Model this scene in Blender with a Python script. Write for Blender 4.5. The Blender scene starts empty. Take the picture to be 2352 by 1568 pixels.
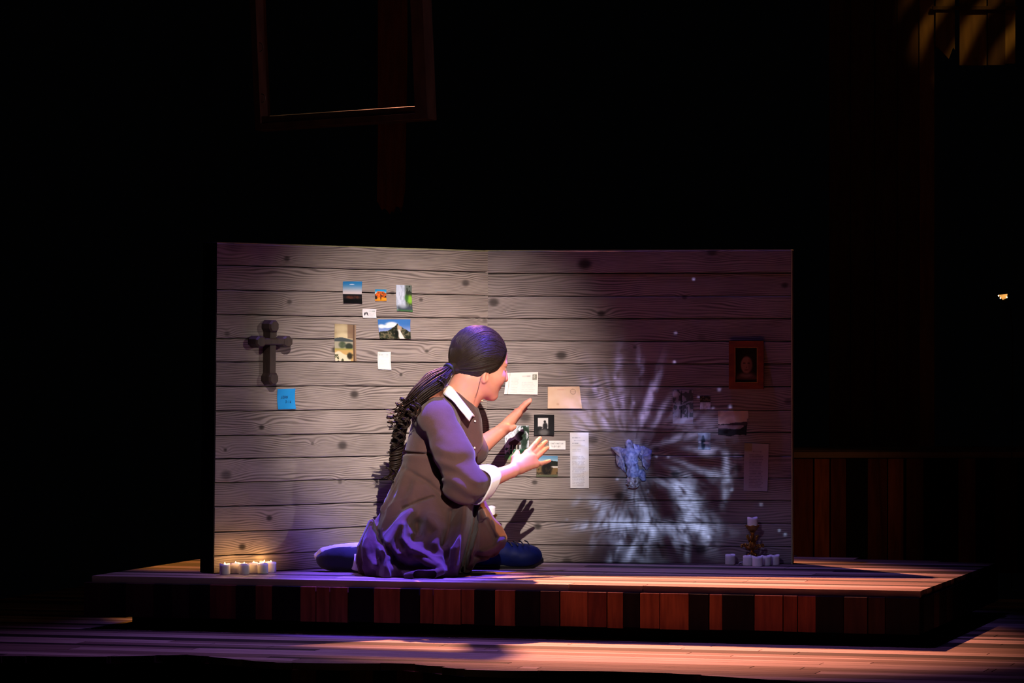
import bpy, math, random
import numpy as np
from mathutils import Matrix, Vector

# ------------------------------------------------------------------ camera
F, CX, CY, CH = 8660.0, 1176.0, 784.0, 0.75      # focal length in pixels, centre, eye height above the platform
scene = bpy.context.scene
cam = bpy.data.cameras.new('camera')
cam.sensor_width = 36.0
cam.lens = F / 2352.0 * 36.0
cam.clip_end = 100
cam_o = bpy.data.objects.new('camera', cam)
scene.collection.objects.link(cam_o)
cam_o.location = (0, 0, CH)
cam_o.rotation_euler = (math.pi / 2, 0, 0)
scene.camera = cam_o
vs = scene.view_settings
vs.view_transform = 'Standard'
vs.look = 'None'
vs.gamma = 1.0
vs.use_curve_mapping = False
vs.exposure = 0.0

# ------------------------------------------------------------------ world: a blacked-out theatre
w = bpy.data.worlds.new('theatre')
scene.world = w
w.use_nodes = True
w.node_tree.nodes['Background'].inputs[0].default_value = (0.5, 0.55, 0.7, 1)
w.node_tree.nodes['Background'].inputs[1].default_value = 0.0006

COL = scene.collection


def W(px, py, Y):
    return np.array([(px - CX) * Y / F, Y, CH - (py - CY) * Y / F])


def G(px, py, z=0.0):
    Y = F * (CH - z) / (py - CY)
    return np.array([(px - CX) * Y / F, Y, z])


# ------------------------------------------------------------------ stage lights
def spot(name, loc, target, power, color, angle, blend=0.3, radius=0.05):
    l = bpy.data.lights.new(name, 'SPOT')
    l.energy = power
    l.color = color
    l.spot_size = math.radians(angle)
    l.spot_blend = blend
    l.shadow_soft_size = radius
    o = bpy.data.objects.new(name, l)
    COL.objects.link(o)
    o.location = loc
    d = Vector(target) - Vector(loc)
    o.rotation_euler = d.to_track_quat('-Z', 'Y').to_euler()
    return o


def beam(name, target, L, dist, power, color, angle, blend=0.3, radius=0.05):
    """a spot whose light travels along L and reaches target after dist metres"""
    L = np.array(L, float)
    L /= np.linalg.norm(L)
    loc = np.array(target, float) - L * dist
    return spot(name, tuple(loc), tuple(target), power, color, angle, blend, radius)


# white follow spot from the house, right of the camera
key = beam('follow_spot', W(1010, 935, 12.6), (-0.13, 1.0, -0.46), 13.0, 13000, (1.0, 0.86, 0.79), 6.2, 1.0, 0.05)
# weak white box-boom light from the right, shuttered onto the left flat
side = beam('box_boom', W(600, 1010, 12.3), (-1.5, 1.0, -0.36), 9.0, 520, (1.0, 0.92, 0.84), 8.4, 1.0, 0.07)
# violet: an overhead wash and a tighter special on the kneeling figure
violet = beam('violet_wash', (0.10, 12.15, 0.0), (0.12, 0.0, -1.0), 9.0, 1050, (0.25, 0.17, 0.95), 21, 0.8, 0.06)
special = beam('violet_special', W(945, 1195, 12.12), (-0.20, -0.05, -1.0), 5.5, 10500, (0.11, 0.06, 1.0), 9.2, 0.8, 0.03)
violet2 = beam('violet_front_wash', (-0.2, 11.1, -0.17), (0.1, -0.05, -1.0), 6.0, 520, (0.42, 0.2, 0.85), 36, 1.0, 0.06)
lilac = beam('lilac_front_fill', W(1750, 1240, 12.6), (0.35, 1.0, -0.5), 11.0, 440, (0.55, 0.48, 1.0), 2.9, 1.0, 0.05)  # added fill that brightens the candles and papers at lower right
# amber back light, falls over the tops of the flats
amber = beam('amber_back_light', (0.36, 12.0, 0.0), (0.20, -0.75, -1.06), 6.5, 11000, (1.0, 0.36, 0.19), 21, 1.0, 0.05)
amber_l = beam('amber_back_light_left', (-1.06, 12.66, 0.0), (0.20, -0.75, -1.06), 6.5, 2300, (1.0, 0.36, 0.05), 5.6, 0.9, 0.05)
amber_r = beam('amber_side_light', W(1112, 1200, 12.22), (-0.35, -0.50, -1.0), 6.0, 4000, (1.0, 0.33, 0.10), 3.9, 0.5, 0.03)
amber_s = beam('amber_sill_fill', W(800, 245, 13.45), (0.20, -0.75, -1.06), 3.0, 130, (1.0, 0.5, 0.2), 16, 0.6, 0.02)  # extra lamp added only to brighten the sill of the hanging frame
# faint amber fill added on the step fronts, in place of spill
front = beam('amber_front_fill', (-0.30, 11.6, -0.1), (0.05, 1.0, -0.35), 10.0, 44, (1.0, 0.5, 0.25), 8.0, 1.0, 0.05)
front_r = beam('amber_rear_fill', (1.1, 14.9, 0.15), (-0.5, 1.0, -0.3), 8.0, 120, (1.0, 0.42, 0.16), 8.0, 1.0, 0.05)
# dim side fill added to bring out the hanging frame and plank
frame_l = beam('frame_side_fill', W(900, 150, 13.4), (-1.0, 0.45, -0.15), 7.0, 95, (1.0, 0.55, 0.6), 12.0, 0.8, 0.05)

# ------------------------------------------------------------------ helpers
def lin(c):
    c = np.asarray(c, float) / 255.0
    return np.where(c <= 0.04045, c / 12.92, ((c + 0.055) / 1.055) ** 2.4)


class NT:
    """small wrapper to write node trees"""
    def __init__(self, tree):
        self.t = tree

    def node(self, typ, **kw):
        n = self.t.nodes.new(typ)
        for k, v in kw.items():
            setattr(n, k, v)
        return n

    def put(self, sock, v):
        if isinstance(v, bpy.types.NodeSocket):
            self.t.links.new(v, sock)
        elif v is not None:
            sock.default_value = v

    def m(self, op, a, b=None, c=None):
        n = self.node('ShaderNodeMath', operation=op)
        self.put(n.inputs[0], a)
        if b is not None:
            self.put(n.inputs[1], b)
        if c is not None:
            self.put(n.inputs[2], c)
        return n.outputs[0]

    def vm(self, op, a, b=None):
        n = self.node('ShaderNodeVectorMath', operation=op)
        self.put(n.inputs[0], a)
        if b is not None:
            self.put(n.inputs[1], b)
        return n.outputs['Value'] if op in ('DOT_PRODUCT', 'LENGTH', 'DISTANCE') else n.outputs[0]

    def comb(self, x, y, z):
        n = self.node('ShaderNodeCombineXYZ')
        for i, v in enumerate((x, y, z)):
            self.put(n.inputs[i], v)
        return n.outputs[0]

    def sep(self, v):
        n = self.node('ShaderNodeSeparateXYZ')
        self.put(n.inputs[0], v)
        return n.outputs

    def noise(self, vec, scale, detail=2.0, rough=0.5, dist=0.0):
        n = self.node('ShaderNodeTexNoise')
        self.put(n.inputs['Vector'], vec)
        n.inputs['Scale'].default_value = scale
        n.inputs['Detail'].default_value = detail
        n.inputs['Roughness'].default_value = rough
        n.inputs['Distortion'].default_value = dist
        return n.outputs[0]

    def mix(self, f, a, b):
        n = self.node('ShaderNodeMix', data_type='RGBA')
        self.put(n.inputs[0], f)
        for s, v in ((n.inputs[6], a), (n.inputs[7], b)):
            if isinstance(v, (tuple, list, np.ndarray)):
                v = tuple(float(q) for q in v)[:3] + (1.0,)
            self.put(s, v)
        return n.outputs[2]

    def smooth(self, v, a, b, lo=0.0, hi=1.0):
        n = self.node('ShaderNodeMapRange', interpolation_type='SMOOTHSTEP')
        self.put(n.inputs[0], v)
        for i, q in enumerate((a, b, lo, hi)):
            n.inputs[1 + i].default_value = q
        return n.outputs[0]


def new_mat(name):
    m = bpy.data.materials.new(name)
    m.use_nodes = True
    t = NT(m.node_tree)
    return m, t, m.node_tree.nodes['Principled BSDF']


def bump(t, bsdf, h, strength=0.3, dist=0.002):
    b = t.node('ShaderNodeBump')
    b.inputs['Strength'].default_value = strength
    b.inputs['Distance'].default_value = dist
    t.put(b.inputs['Height'], h)
    t.put(bsdf.inputs['Normal'], b.outputs[0])


def mat_noise(name, ca, cb, scale=20, rough=0.6, metal=0.0, stretch=(1, 1, 1), bstr=0.2, bdist=0.001, detail=3.0, per_object=0.0, spec=0.5):
    """two-tone procedural material with grain"""
    m, t, p = new_mat(name)
    tc = t.node('ShaderNodeTexCoord').outputs['Object']
    v = t.vm('MULTIPLY', tc, stretch)
    if per_object:
        r = t.node('ShaderNodeObjectInfo').outputs['Random']
        v = t.vm('ADD', v, t.comb(t.m('MULTIPLY', r, 37.0), t.m('MULTIPLY', r, 11.0), t.m('MULTIPLY', r, 23.0)))
    n = t.noise(v, scale, detail)
    f = t.smooth(n, 0.3, 0.7)
    c = t.mix(f, lin(ca), lin(cb))
    if per_object:
        k = t.m('ADD', t.m('MULTIPLY', r, per_object), 1.0 - per_object / 2)
        c = t.vm('MULTIPLY', c, t.comb(k, k, k))
    t.put(p.inputs['Base Color'], c)
    p.inputs['Roughness'].default_value = rough
    p.inputs['Metallic'].default_value = metal
    p.inputs['Specular IOR Level'].default_value = spec
    if bstr:
        bump(t, p, n, bstr, bdist)
    return m


def mesh_from(name, v, f, smooth=False):
    me = bpy.data.meshes.new(name)
    v = np.asarray(v, np.float32)
    if isinstance(f, np.ndarray) and f.ndim == 2:
        k = f.shape[1]
        me.vertices.add(len(v))
        me.vertices.foreach_set('co', v.ravel())
        me.loops.add(f.size)
        me.loops.foreach_set('vertex_index', f.astype(np.int32).ravel())
        me.polygons.add(len(f))
        me.polygons.foreach_set('loop_start', np.arange(0, f.size, k, dtype=np.int32))
        me.update(calc_edges=True)
    else:
        me.from_pydata([tuple(map(float, q)) for q in v], [], [tuple(map(int, q)) for q in f])
        me.update()
    if smooth:
        me.polygons.foreach_set('use_smooth', np.ones(len(me.polygons), bool))
    return me


def ob(name, me, mat=None, parent=None, loc=None, mw=None):
    o = bpy.data.objects.new(name, me)
    COL.objects.link(o)
    if mat is not None and me is not None and not me.materials:
        me.materials.append(mat)
    if parent is not None:
        o.parent = parent
    if mw is not None:
        o.matrix_world = mw
    if loc is not None:
        o.location = loc
    return o


def empty(name, loc=(0, 0, 0), mw=None):
    o = bpy.data.objects.new(name, None)
    COL.objects.link(o)
    if mw is not None:
        o.matrix_world = mw
    else:
        o.location = loc
    o.empty_display_size = 0.05
    return o


def tag(o, label, cat=None, group=None, kind=None):
    if label:
        o['label'] = label
    if cat:
        o['category'] = cat
    if group:
        o['group'] = group
    if kind:
        o['kind'] = kind
    return o


class MB:
    """collects shapes into one mesh"""
    def __init__(self):
        self.v, self.f = [], []

    def add(self, v, f):
        b = len(self.v)
        self.v += [tuple(map(float, q)) for q in v]
        self.f += [tuple(int(i) + b for i in q) for q in f]
        return self

    def box(self, lo, hi, ch=0.0):
        x0, y0, z0 = lo
        x1, y1, z1 = hi
        if ch <= 0:
            v = [(x0, y0, z0), (x1, y0, z0), (x1, y1, z0), (x0, y1, z0), (x0, y0, z1), (x1, y0, z1), (x1, y1, z1), (x0, y1, z1)]
            f = [(3, 2, 1, 0), (4, 5, 6, 7), (0, 1, 5, 4), (1, 2, 6, 5), (2, 3, 7, 6), (3, 0, 4, 7)]
            return self.add(v, f)
        c = ch
        v, f = [], []
        rings = [(z0, c), (z0 + c, 0), (z1 - c, 0), (z1, c)]
        for z, i in rings:
            v += [(x0 + i, y0 + i, z), (x1 - i, y0 + i, z), (x1 - i, y1 - i, z), (x0 + i, y1 - i, z)]
        f.append((3, 2, 1, 0))
        for r in range(3):
            for k in range(4):
                f.append((r * 4 + k, r * 4 + (k + 1) % 4, r * 4 + 4 + (k + 1) % 4, r * 4 + 4 + k))
        f.append((12, 13, 14, 15))
        return self.add(v, f)

    def prism(self, poly, y0, y1):
        """polygon in x,z extruded along y"""
        n = len(poly)
        v = [(p[0], y0, p[1]) for p in poly] + [(p[0], y1, p[1]) for p in poly]
        f = [tuple(range(n)), tuple(range(2 * n - 1, n - 1, -1))]
        for i in range(n):
            j = (i + 1) % n
            f.append((j, i, n + i, n + j))
        return self.add(v, f)

    def lathe(self, prof, n=24, c=(0, 0, 0), wob=None):
        v, f = [], []
        for i, (r, z) in enumerate(prof):
            for k in range(n):
                a = 2 * math.pi * k / n
                rr, zz = (r, z) if wob is None else wob(i, a, r, z)
                v.append((c[0] + rr * math.cos(a), c[1] + rr * math.sin(a), c[2] + zz))
        for i in range(len(prof) - 1):
            for k in range(n):
                f.append((i * n + k, i * n + (k + 1) % n, (i + 1) * n + (k + 1) % n, (i + 1) * n + k))
        f.append(tuple(range(n - 1, -1, -1)))
        f.append(tuple(range((len(prof) - 1) * n, len(prof) * n)))
        return self.add(v, f)

    def tube(self, pts, rad, n=6, flat=1.0):
        pts = np.asarray(pts, float)
        m = len(pts)
        rad = np.broadcast_to(np.asarray(rad, float), (m,))
        tan = np.gradient(pts, axis=0)
        tan /= np.linalg.norm(tan, axis=1)[:, None] + 1e-12
        up = np.array([0.0, 0, 1]) if abs(tan[0][2]) < 0.9 else np.array([1.0, 0, 0])
        nrm = np.cross(tan[0], up)
        nrm /= np.linalg.norm(nrm)
        v = []
        for i in range(m):
            nrm = nrm - tan[i] * np.dot(nrm, tan[i])
            nrm /= np.linalg.norm(nrm) + 1e-12
            b = np.cross(tan[i], nrm)
            for k in range(n):
                a = 2 * math.pi * k / n
                v.append(pts[i] + rad[i] * (math.cos(a) * nrm + flat * math.sin(a) * b))
        f = []
        for i in range(m - 1):
            for k in range(n):
                f.append((i * n + k, i * n + (k + 1) % n, (i + 1) * n + (k + 1) % n, (i + 1) * n + k))
        f.append(tuple(range(n - 1, -1, -1)))
        f.append(tuple(range((m - 1) * n, m * n)))
        return self.add(v, f)

    def mesh(self, name, smooth=False, shift=None):
        v = np.array(self.v)
        if shift is not None:
            v = v - np.asarray(shift)
        return mesh_from(name, v, self.f, smooth)

    def ob(self, name, mat, parent=None, smooth=False, shift=None, **kw):
        return ob(name, self.mesh(name, smooth, shift), mat, parent, **kw)


rng = np.random.default_rng(5)
random.seed(5)


# ------------------------------------------------------------------ platform and stage floor
def board_mat(name, a, b):
    m, t, p = new_mat(name)
    tc = t.node('ShaderNodeTexCoord').outputs['Object']
    r = t.node('ShaderNodeObjectInfo').outputs['Random']
    v = t.vm('ADD', t.vm('MULTIPLY', tc, (2.0, 60.0, 60.0)), t.comb(t.m('MULTIPLY', r, 50.0), t.m('MULTIPLY', r, 31.0), 0.0))
    n = t.noise(v, 1.0, 4.0, 0.6)
    n2 = t.noise(t.vm('MULTIPLY', tc, (1.0, 4.0, 4.0)), 3.0, 2.0)
    c = t.mix(t.smooth(n, 0.25, 0.75), lin(a), lin(b))
    k = t.m('ADD', 0.75, t.m('MULTIPLY', n2, 0.5))
    t.put(p.inputs['Base Color'], t.vm('MULTIPLY', c, t.comb(k, k, k)))
    p.inputs['Roughness'].default_value = 0.62
    p.inputs['Specular IOR Level'].default_value = 0.2
    bump(t, p, n, 0.25, 0.0008)
    return m


M_light = board_mat('floorboard_light', (146, 126, 114), (178, 156, 142))
M_mid = board_mat('floorboard_mid', (104, 84, 75), (128, 106, 94))
M_dark = board_mat('floorboard_dark', (38, 29, 29), (55, 42, 40))
M_black = mat_noise('black_paint', (6, 6, 7), (11, 10, 10), 30, 0.8, spec=0.1)

FL, FR, BR = G(210, 1322), G(2115, 1357), G(2290, 1292)
U = FR - FL
PW = np.linalg.norm(U)
U /= PW
V = np.array([-U[1], U[0], 0.0])
PD = np.dot(BR - FR, V)
H1 = 0.17
PM = Matrix(((U[0], V[0], 0, FL[0]), (U[1], V[1], 0, FL[1]), (0, 0, 1, 0), (0, 0, 0, 1)))


def uv_of(p):
    d = np.asarray(p) - FL
    return np.dot(d, U), np.dot(d, V)


def board(poly_lo, poly_hi, us, z0, z1, name, mat, parent):
    """a floorboard: lower and upper edge sampled at us, in platform coordinates"""
    n = len(us)
    v, f = [], []
    for z in (z1, z0):
        for k in range(n):
            v.append((us[k], poly_lo[k], z))
        for k in range(n):
            v.append((us[k], poly_hi[k], z))
    for k in range(n - 1):
        f.append((k, k + 1, n + k + 1, n + k))
        f.append((k + 1, k, 2 * n + k, 2 * n + k + 1))
        f.append((n + k, n + k + 1, 3 * n + k + 1, 3 * n + k))
    f.append((0, n, 3 * n, 2 * n))
    f.append((n - 1, 2 * n + n - 1, 3 * n + n - 1, n + n - 1))
    v = np.array(v)
    c = v.mean(0)
    o = ob(name, mesh_from(name, v - c, f), mat, parent)
    o.location = c
    return o


# the raised platform
plat = MB().box((0.02, 0.02, -0.127), (PW - 0.02, PD, -0.02)).box((0.02, PD, -0.127), (PW - 0.9, PD + 0.34, -0.02)).ob('stage_platform', M_black, mw=PM)
plat['kind'] = 'structure'
plat['label'] = 'low wooden platform under the flats with boarded top and plank front'
toe = MB().box((0.10, 0.10, -H1), (PW - 0.10, PD - 0.05, -0.127)).ob('plinth', M_black, plat)
GAP = 0.003
# board pattern read off the photograph: widths from the front edge to the back
rows = [(0.075, 'L'), (0.045, 'M'), (0.085, 'L'), (0.05, 'D'), (0.09, 'M'), (0.05, 'L'), (0.07, 'D'), (0.1, 'M'), (0.06, 'L'), (0.05, 'D'),
        (0.09, 'M'), (0.09, 'L'), (0.06, 'D'), (0.08, 'M'), (0.1, 'L'), (0.05, 'D'), (0.08, 'M'), (0.1, 'L'), (0.07, 'D'), (0.1, 'L'), (0.08, 'M'), (0.1, 'L'), (0.08, 'M')]
MM = {'L': M_light, 'M': M_mid, 'D': M_dark}
v0 = 0.0
for i, (wd, tone) in enumerate(rows):
    v1 = v0 + wd
    if v0 > PD + 0.3:
        break
    umax = PW if v1 <= PD else PW - (v1 - PD) * 3.0
    cuts = [0.0] + sorted(random.uniform(0.35, PW - 0.35) for _ in range(2)) + [umax]
    cuts = [c for k, c in enumerate(cuts) if k == 0 or c - cuts[k - 1] > 0.2 or k == 3]
    for k in range(len(cuts) - 1):
        a, b = cuts[k], min(cuts[k + 1], umax)
        if b - a < 0.05:
            continue
        tn = tone if random.random() < 0.62 else random.choice('LMDM')
        us = np.array([a + GAP / 2, b - GAP / 2])
        board(np.full(2, v0 + GAP / 2), np.full(2, v1 - GAP / 2), us, -0.02, 0.0, 'floorboard', MM[tn], plat)
    v0 = v1

# plank front of the platform: (left px, right px, tone)
M_pl = [mat_noise('plank_brown', (118, 62, 34), (150, 84, 48), 6, 0.7, stretch=(9, 9, 1), per_object=0.5, spec=0.15),
        mat_noise('plank_red_brown', (88, 42, 28), (112, 56, 36), 6, 0.7, stretch=(9, 9, 1), per_object=0.5, spec=0.15),
        mat_noise('plank_dark', (46, 27, 20), (60, 36, 26), 6, 0.7, stretch=(9, 9, 1), per_object=0.5, spec=0.15),
        mat_noise('plank_charred', (16, 12, 11), (24, 18, 16), 6, 0.75, stretch=(9, 9, 1), per_object=0.4, spec=0.1)]
fas = [(197, 255, 2), (257, 292, 3), (293, 357, 2), (358, 398, 3), (399, 438, 2), (440, 485, 3), (486, 545, 1), (546, 590, 3), (591, 628, 1), (629, 693, 3),
       (694, 728, 0), (730, 760, 0), (762, 802, 0), (804, 861, 3), (863, 922, 0), (923, 966, 3), (968, 997, 0), (999, 1061, 0), (1063, 1092, 0), (1094, 1138, 3),
       (1140, 1185, 0), (1187, 1242, 3), (1244, 1287, 2), (1290, 1352, 0), (1354, 1396, 1), (1398, 1433, 0), (1434, 1471, 3), (1473, 1517, 0), (1519, 1584, 0),
       (1586, 1630, 3), (1632, 1661, 0), (1662, 1734, 3), (1736, 1800, 1), (1802, 1833, 1), (1835, 1875, 1), (1876, 1939, 3), (1941, 1994, 2), (1996, 2034, 2), (2036, 2112, 3)]


def front_u(px):
    """platform u where the view ray at pixel column px crosses the front face"""
    k = (px - CX) / F
    # (FL + U u).x = k (FL + U u).y
    return (k * FL[1] - FL[0]) / (U[0] - k * U[1])


for a, b, tn in fas:
    u0, u1 = front_u(a), front_u(b)
    dp = random.uniform(0.0, 0.006)
    lo = -0.127 - random.uniform(0, 0.004)
    MB().box((u0, -0.012 - dp, lo), (u1, 0.02, -0.0205), 0.001).ob('plank', M_pl[tn], plat)
vv = 0.02
while vv < PD - 0.1:
    wd = random.uniform(0.06, 0.12)
    MB().box((PW - 0.02, vv, -0.127), (PW + 0.006, min(vv + wd, PD), -0.0205), 0.001).ob('plank', M_pl[random.choice((2, 3, 3))], plat)
    MB().box((-0.006, vv, -0.127), (0.02, min(vv + wd, PD), -0.0205), 0.001).ob('plank', M_pl[random.choice((2, 3, 3))], plat)
    vv += wd + 0.003

# the lower stage floor with its stepped, curving front edge
edge_px = [(-200, 1506), (0, 1506), (230, 1508), (430, 1503), (530, 1512), (620, 1521), (780, 1523), (935, 1523), (1060, 1537), (1180, 1540), (1400, 1541), (1530, 1545), (1700, 1556), (1900, 1569), (2150, 1588), (2600, 1600)]
eu, ev = np.array([uv_of(G(x, y, -H1)) for x, y in edge_px]).T
LM = PM @ Matrix.Translation((0, 0, -H1))
U0, U1 = -0.85, 4.6
BACK = 2.15
floor = MB().box((U0, max(ev) - 0.1 + 0.15, -0.06), (U1, BACK, -0.021)).ob('floor', M_black, mw=LM)
floor['kind'] = 'structure'
floor['label'] = 'lower stage floor of worn boards with a curving front edge'
tones = 'LMLDLMMLDMLLDMLMDLLMDLMDLLMLDMLDLMLLDMLMDLMLLDMLDLMLLMDL'
v0 = min(ev) - 0.02
i = 0
while v0 < BACK:
    wd = (0.055, 0.08, 0.045, 0.07, 0.1, 0.06)[i % 6]
    v1 = v0 + wd
    cuts = [U0] + sorted(random.uniform(0.0, 3.6) for _ in range(3)) + [U1]
    for k in range(len(cuts) - 1):
        us = np.linspace(cuts[k] + GAP / 2, cuts[k + 1] - GAP / 2, max(3, int((cuts[k + 1] - cuts[k]) / 0.05)))
        fe = np.interp(us, eu, ev)
        lo = np.maximum(v0 + GAP / 2, fe)
        ok = lo < v1 - GAP
        # keep each unbroken run of the board that lies behind the front edge
        idx = np.flatnonzero(ok)
        if not len(idx):
            continue
        for run in np.split(idx, np.flatnonzero(np.diff(idx) > 1) + 1):
            if len(run) < 2:
                continue
            uu = us[run]
            ll = lo[run]
            if np.allclose(ll, v0 + GAP / 2):
                uu, ll = uu[[0, -1]], ll[[0, -1]]
            tn = tones[i % len(tones)] if random.random() < 0.6 else random.choice('LMDM')
            board(ll, np.full(len(uu), v1 - GAP / 2), uu, -0.02, 0.0, 'floorboard', MM[tn], floor)
    v0 = v1
    i += 1
# planks on the front of the lower stage, below its edge
uu = -0.5
while uu < 3.4:
    wd = random.uniform(0.05, 0.1)
    a, b = np.interp(uu, eu, ev), np.interp(uu + wd, eu, ev)
    v = [(uu, a + 0.004, -0.3), (uu + wd, b + 0.004, -0.3), (uu + wd, b + 0.03, -0.3), (uu, a + 0.03, -0.3)]
    v += [(x, y, -0.0205) for x, y, z in v]
    MB().add(v, [(3, 2, 1, 0), (4, 5, 6, 7), (0, 1, 5, 4), (1, 2, 6, 5), (2, 3, 7, 6), (3, 0, 4, 7)]).ob('plank', M_pl[random.choice((1, 2, 3, 3))], floor)
    uu += wd + 0.003

# ------------------------------------------------------------------ raised deck at the back right
YB = 15.0
zt = CH - (1037 - CY) * YB / F
XB0, XB1 = (1500 - CX) * YB / F, (2420 - CX) * YB / F
deck = MB().box((XB0, YB + 0.02, -H1), (XB1, YB + 0.75, zt - 0.025)).ob('rear_deck', M_black)
deck['kind'] = 'structure'
deck['label'] = 'raised rear deck with a vertical plank front at the back right'
for k in range(5):
    MB().box((XB0, YB - 0.015 + k * 0.15, zt - 0.025), (XB1, YB - 0.018 + (k + 1) * 0.15, zt), 0.002).ob('floorboard', (M_mid, M_light)[k % 2], deck)
rear = [(1640, 1700, 2), (1702, 1760, 1), (1762, 1822, 2), (1824, 1867, 1), (1871, 1905, 0), (1908, 1943, 1), (1945, 1992, 3), (1993, 2037, 1), (2040, 2075, 0), (2082, 2121, 1),
        (2122, 2164, 3), (2166, 2199, 3), (2201, 2240, 1), (2242, 2283, 3), (2285, 2338, 2), (2340, 2410, 3)]
for a, b, tn in rear:
    xa, xb = (a - CX) * YB / F, (b - CX) * YB / F
    dp = random.uniform(0, 0.008)
    MB().box((xa, YB - dp, -H1), (xb, YB + 0.02, zt - 0.026), 0.001).ob('plank', M_pl[tn], deck)

# ------------------------------------------------------------------ the two plank-covered flats
class Panel:
    def __init__(self, A, B, lean):
        d = B - A
        self.w = np.linalg.norm(d)
        d = d / self.w
        n = np.array([d[1], -d[0], 0.0])           # towards the house
        u = np.array([0, 0, 1.0]) + n * lean
        u /= np.linalg.norm(u)
        y = np.cross(u, d)                          # away from the house
        self.A, self.d, self.u, self.y = A, d, u, y
        self.M = Matrix(((d[0], y[0], u[0], A[0]), (d[1], y[1], u[1], A[1]), (d[2], y[2], u[2], A[2]), (0, 0, 0, 1)))

    def at(self, px, py, off=0.0):
        """panel coordinates (along, up) where the view ray through a pixel meets the face, off metres in front"""
        o = np.array([0, 0, CH])
        r = np.array([(px - CX) / F, 1.0, -(py - CY) / F])
        t = np.dot(self.A - self.y * off - o, self.y) / np.dot(r, self.y)
        q = o + r * t - self.A
        return np.dot(q, self.d), np.dot(q, self.u)

    def world(self, s, t, off=0.0):
        return self.A + self.d * s + self.u * t - self.y * off


PL = Panel(G(487, 1316.5), G(1110, 1289.5), 0.018)
PR = Panel(G(1116, 1289.5), G(1818, 1295), 0.010)


def plank_mat(name, knots, light, dark):
    """weathered, drawn-looking wood grain with rings round the knots, in panel coordinates"""
    m, t, p = new_mat(name)
    tc = t.node('ShaderNodeTexCoord').outputs['Object']
    x, y, z = t.sep(tc)
    r = t.node('ShaderNodeObjectInfo').outputs['Random']
    off = t.m('MULTIPLY', r, 40.0)
    # slow wander of the grain
    h = t.noise(t.comb(t.m('MULTIPLY', x, 2.6), t.m('MULTIPLY', z, 15.0), off), 1.0, 1.2, 0.45)
    h2 = t.noise(t.comb(t.m('MULTIPLY', x, 11.0), t.m('MULTIPLY', z, 40.0), off), 1.0, 1.0, 0.5)
    ph = t.m('ADD', t.m('MULTIPLY', z, 980.0), t.m('MULTIPLY', h, 58.0))
    ph = t.m('ADD', ph, t.m('MULTIPLY', h2, 5.0))
    kn = None
    for s, q, rad, dep in knots:
        dx = t.m('MULTIPLY', t.m('SUBTRACT', x, s), 0.75)
        dz = t.m('SUBTRACT', z, q)
        dd = t.m('ADD', t.m('MULTIPLY', dx, dx), t.m('MULTIPLY', dz, dz))
        g = t.m('POWER', 2.718, t.m('MULTIPLY', dd, -1.0 / (2.6 * rad) ** 2))
        ph = t.m('MULTIPLY_ADD', g, 9.0, ph)
        c = t.m('MULTIPLY', t.m('POWER', 2.718, t.m('MULTIPLY', t.m('MULTIPLY', dd, dd), -1.0 / (rad * 0.95) ** 4)), dep * 0.95)
        kn = c if kn is None else t.m('MAXIMUM', kn, c)
    line = t.m('MULTIPLY_ADD', t.m('SINE', ph), 0.5, 0.5)
    fib = t.noise(t.comb(t.m('MULTIPLY', x, 22.0), t.m('MULTIPLY', z, 420.0), off), 1.0, 2.0, 0.6)
    blot = t.noise(t.comb(t.m('MULTIPLY', x, 5.0), t.m('MULTIPLY', z, 9.0), off), 1.0, 2.5, 0.55)
    amt = t.noise(t.comb(t.m('MULTIPLY', x, 6.0), t.m('MULTIPLY', z, 20.0), t.m('ADD', off, 9.0)), 1.0, 1.0, 0.5)
    f = t.m('MULTIPLY', t.smooth(line, 0.2, 0.95), t.smooth(amt, 0.25, 0.7, 0.45, 1.0))
    f = t.m('ADD', t.m('MULTIPLY', f, 0.62), t.m('MULTIPLY', fib, 0.42))
    c = t.mix(t.m('MINIMUM', f, 1.0), lin(light), lin(dark))
    k = t.m('MULTIPLY', t.m('MULTIPLY_ADD', blot, 0.5, 0.75), t.m('MULTIPLY_ADD', r, 0.2, 0.9))
    c = t.vm('MULTIPLY', c, t.comb(k, k, k))
    c = t.mix(kn, c, lin((30, 26, 24)))
    t.put(p.inputs['Base Color'], c)
    p.inputs['Roughness'].default_value = 0.75
    p.inputs['Specular IOR Level'].default_value = 0.15
    bump(t, p, t.m('SUBTRACT', 1.0, f), 0.12, 0.0006)
    return m


def knots_of(P, lst):
    return [(*P.at(x, y), rr * 1.42e-3, dp) for x, y, rr, dp in lst]


KL = [(655, 594, 7, .8), (660, 693, 6, .7), (517, 766, 6, .6), (1065, 650, 9, .75), (962, 688, 5, .7), (897, 672, 6, .5), (765, 803, 8, .85), (976, 806, 5, .7), (916, 860, 4, .8), (809, 905, 10, .85),
      (596, 981, 6, .9), (782, 1022, 11, .8), (713, 1018, 4, .6), (513, 1033, 4, .8), (515, 1090, 12, .65), (777, 1106, 5, .6), (614, 1189, 7, .9), (552, 1255, 8, .95), (534, 562, 20, .35), (1109, 735, 6, .4)]
KR = [(1344, 606, 14, .95), (1636, 578, 10, .8), (1135, 694, 11, .85), (1382, 720, 8, .9), (1803, 655, 7, .8), (1290, 816, 11, .85), (1207, 958, 13, .8), (1573, 683, 5, .7), (1362, 1010, 11, .6),
      (1229, 1107, 6, .8), (1424, 1138, 10, .85), (1236, 1208, 8, .9), (1552, 1088, 9, .9), (1508, 1030, 7, .7), (1695, 1075, 10, .7), (1610, 1262, 12, .8), (1303, 1288, 10, .7), (1361, 905, 12, .5), (1115, 1075, 6, .7), (1459, 797, 4, .7), (1612, 775, 9, .4), (1811, 922, 8, .6)]
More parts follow.
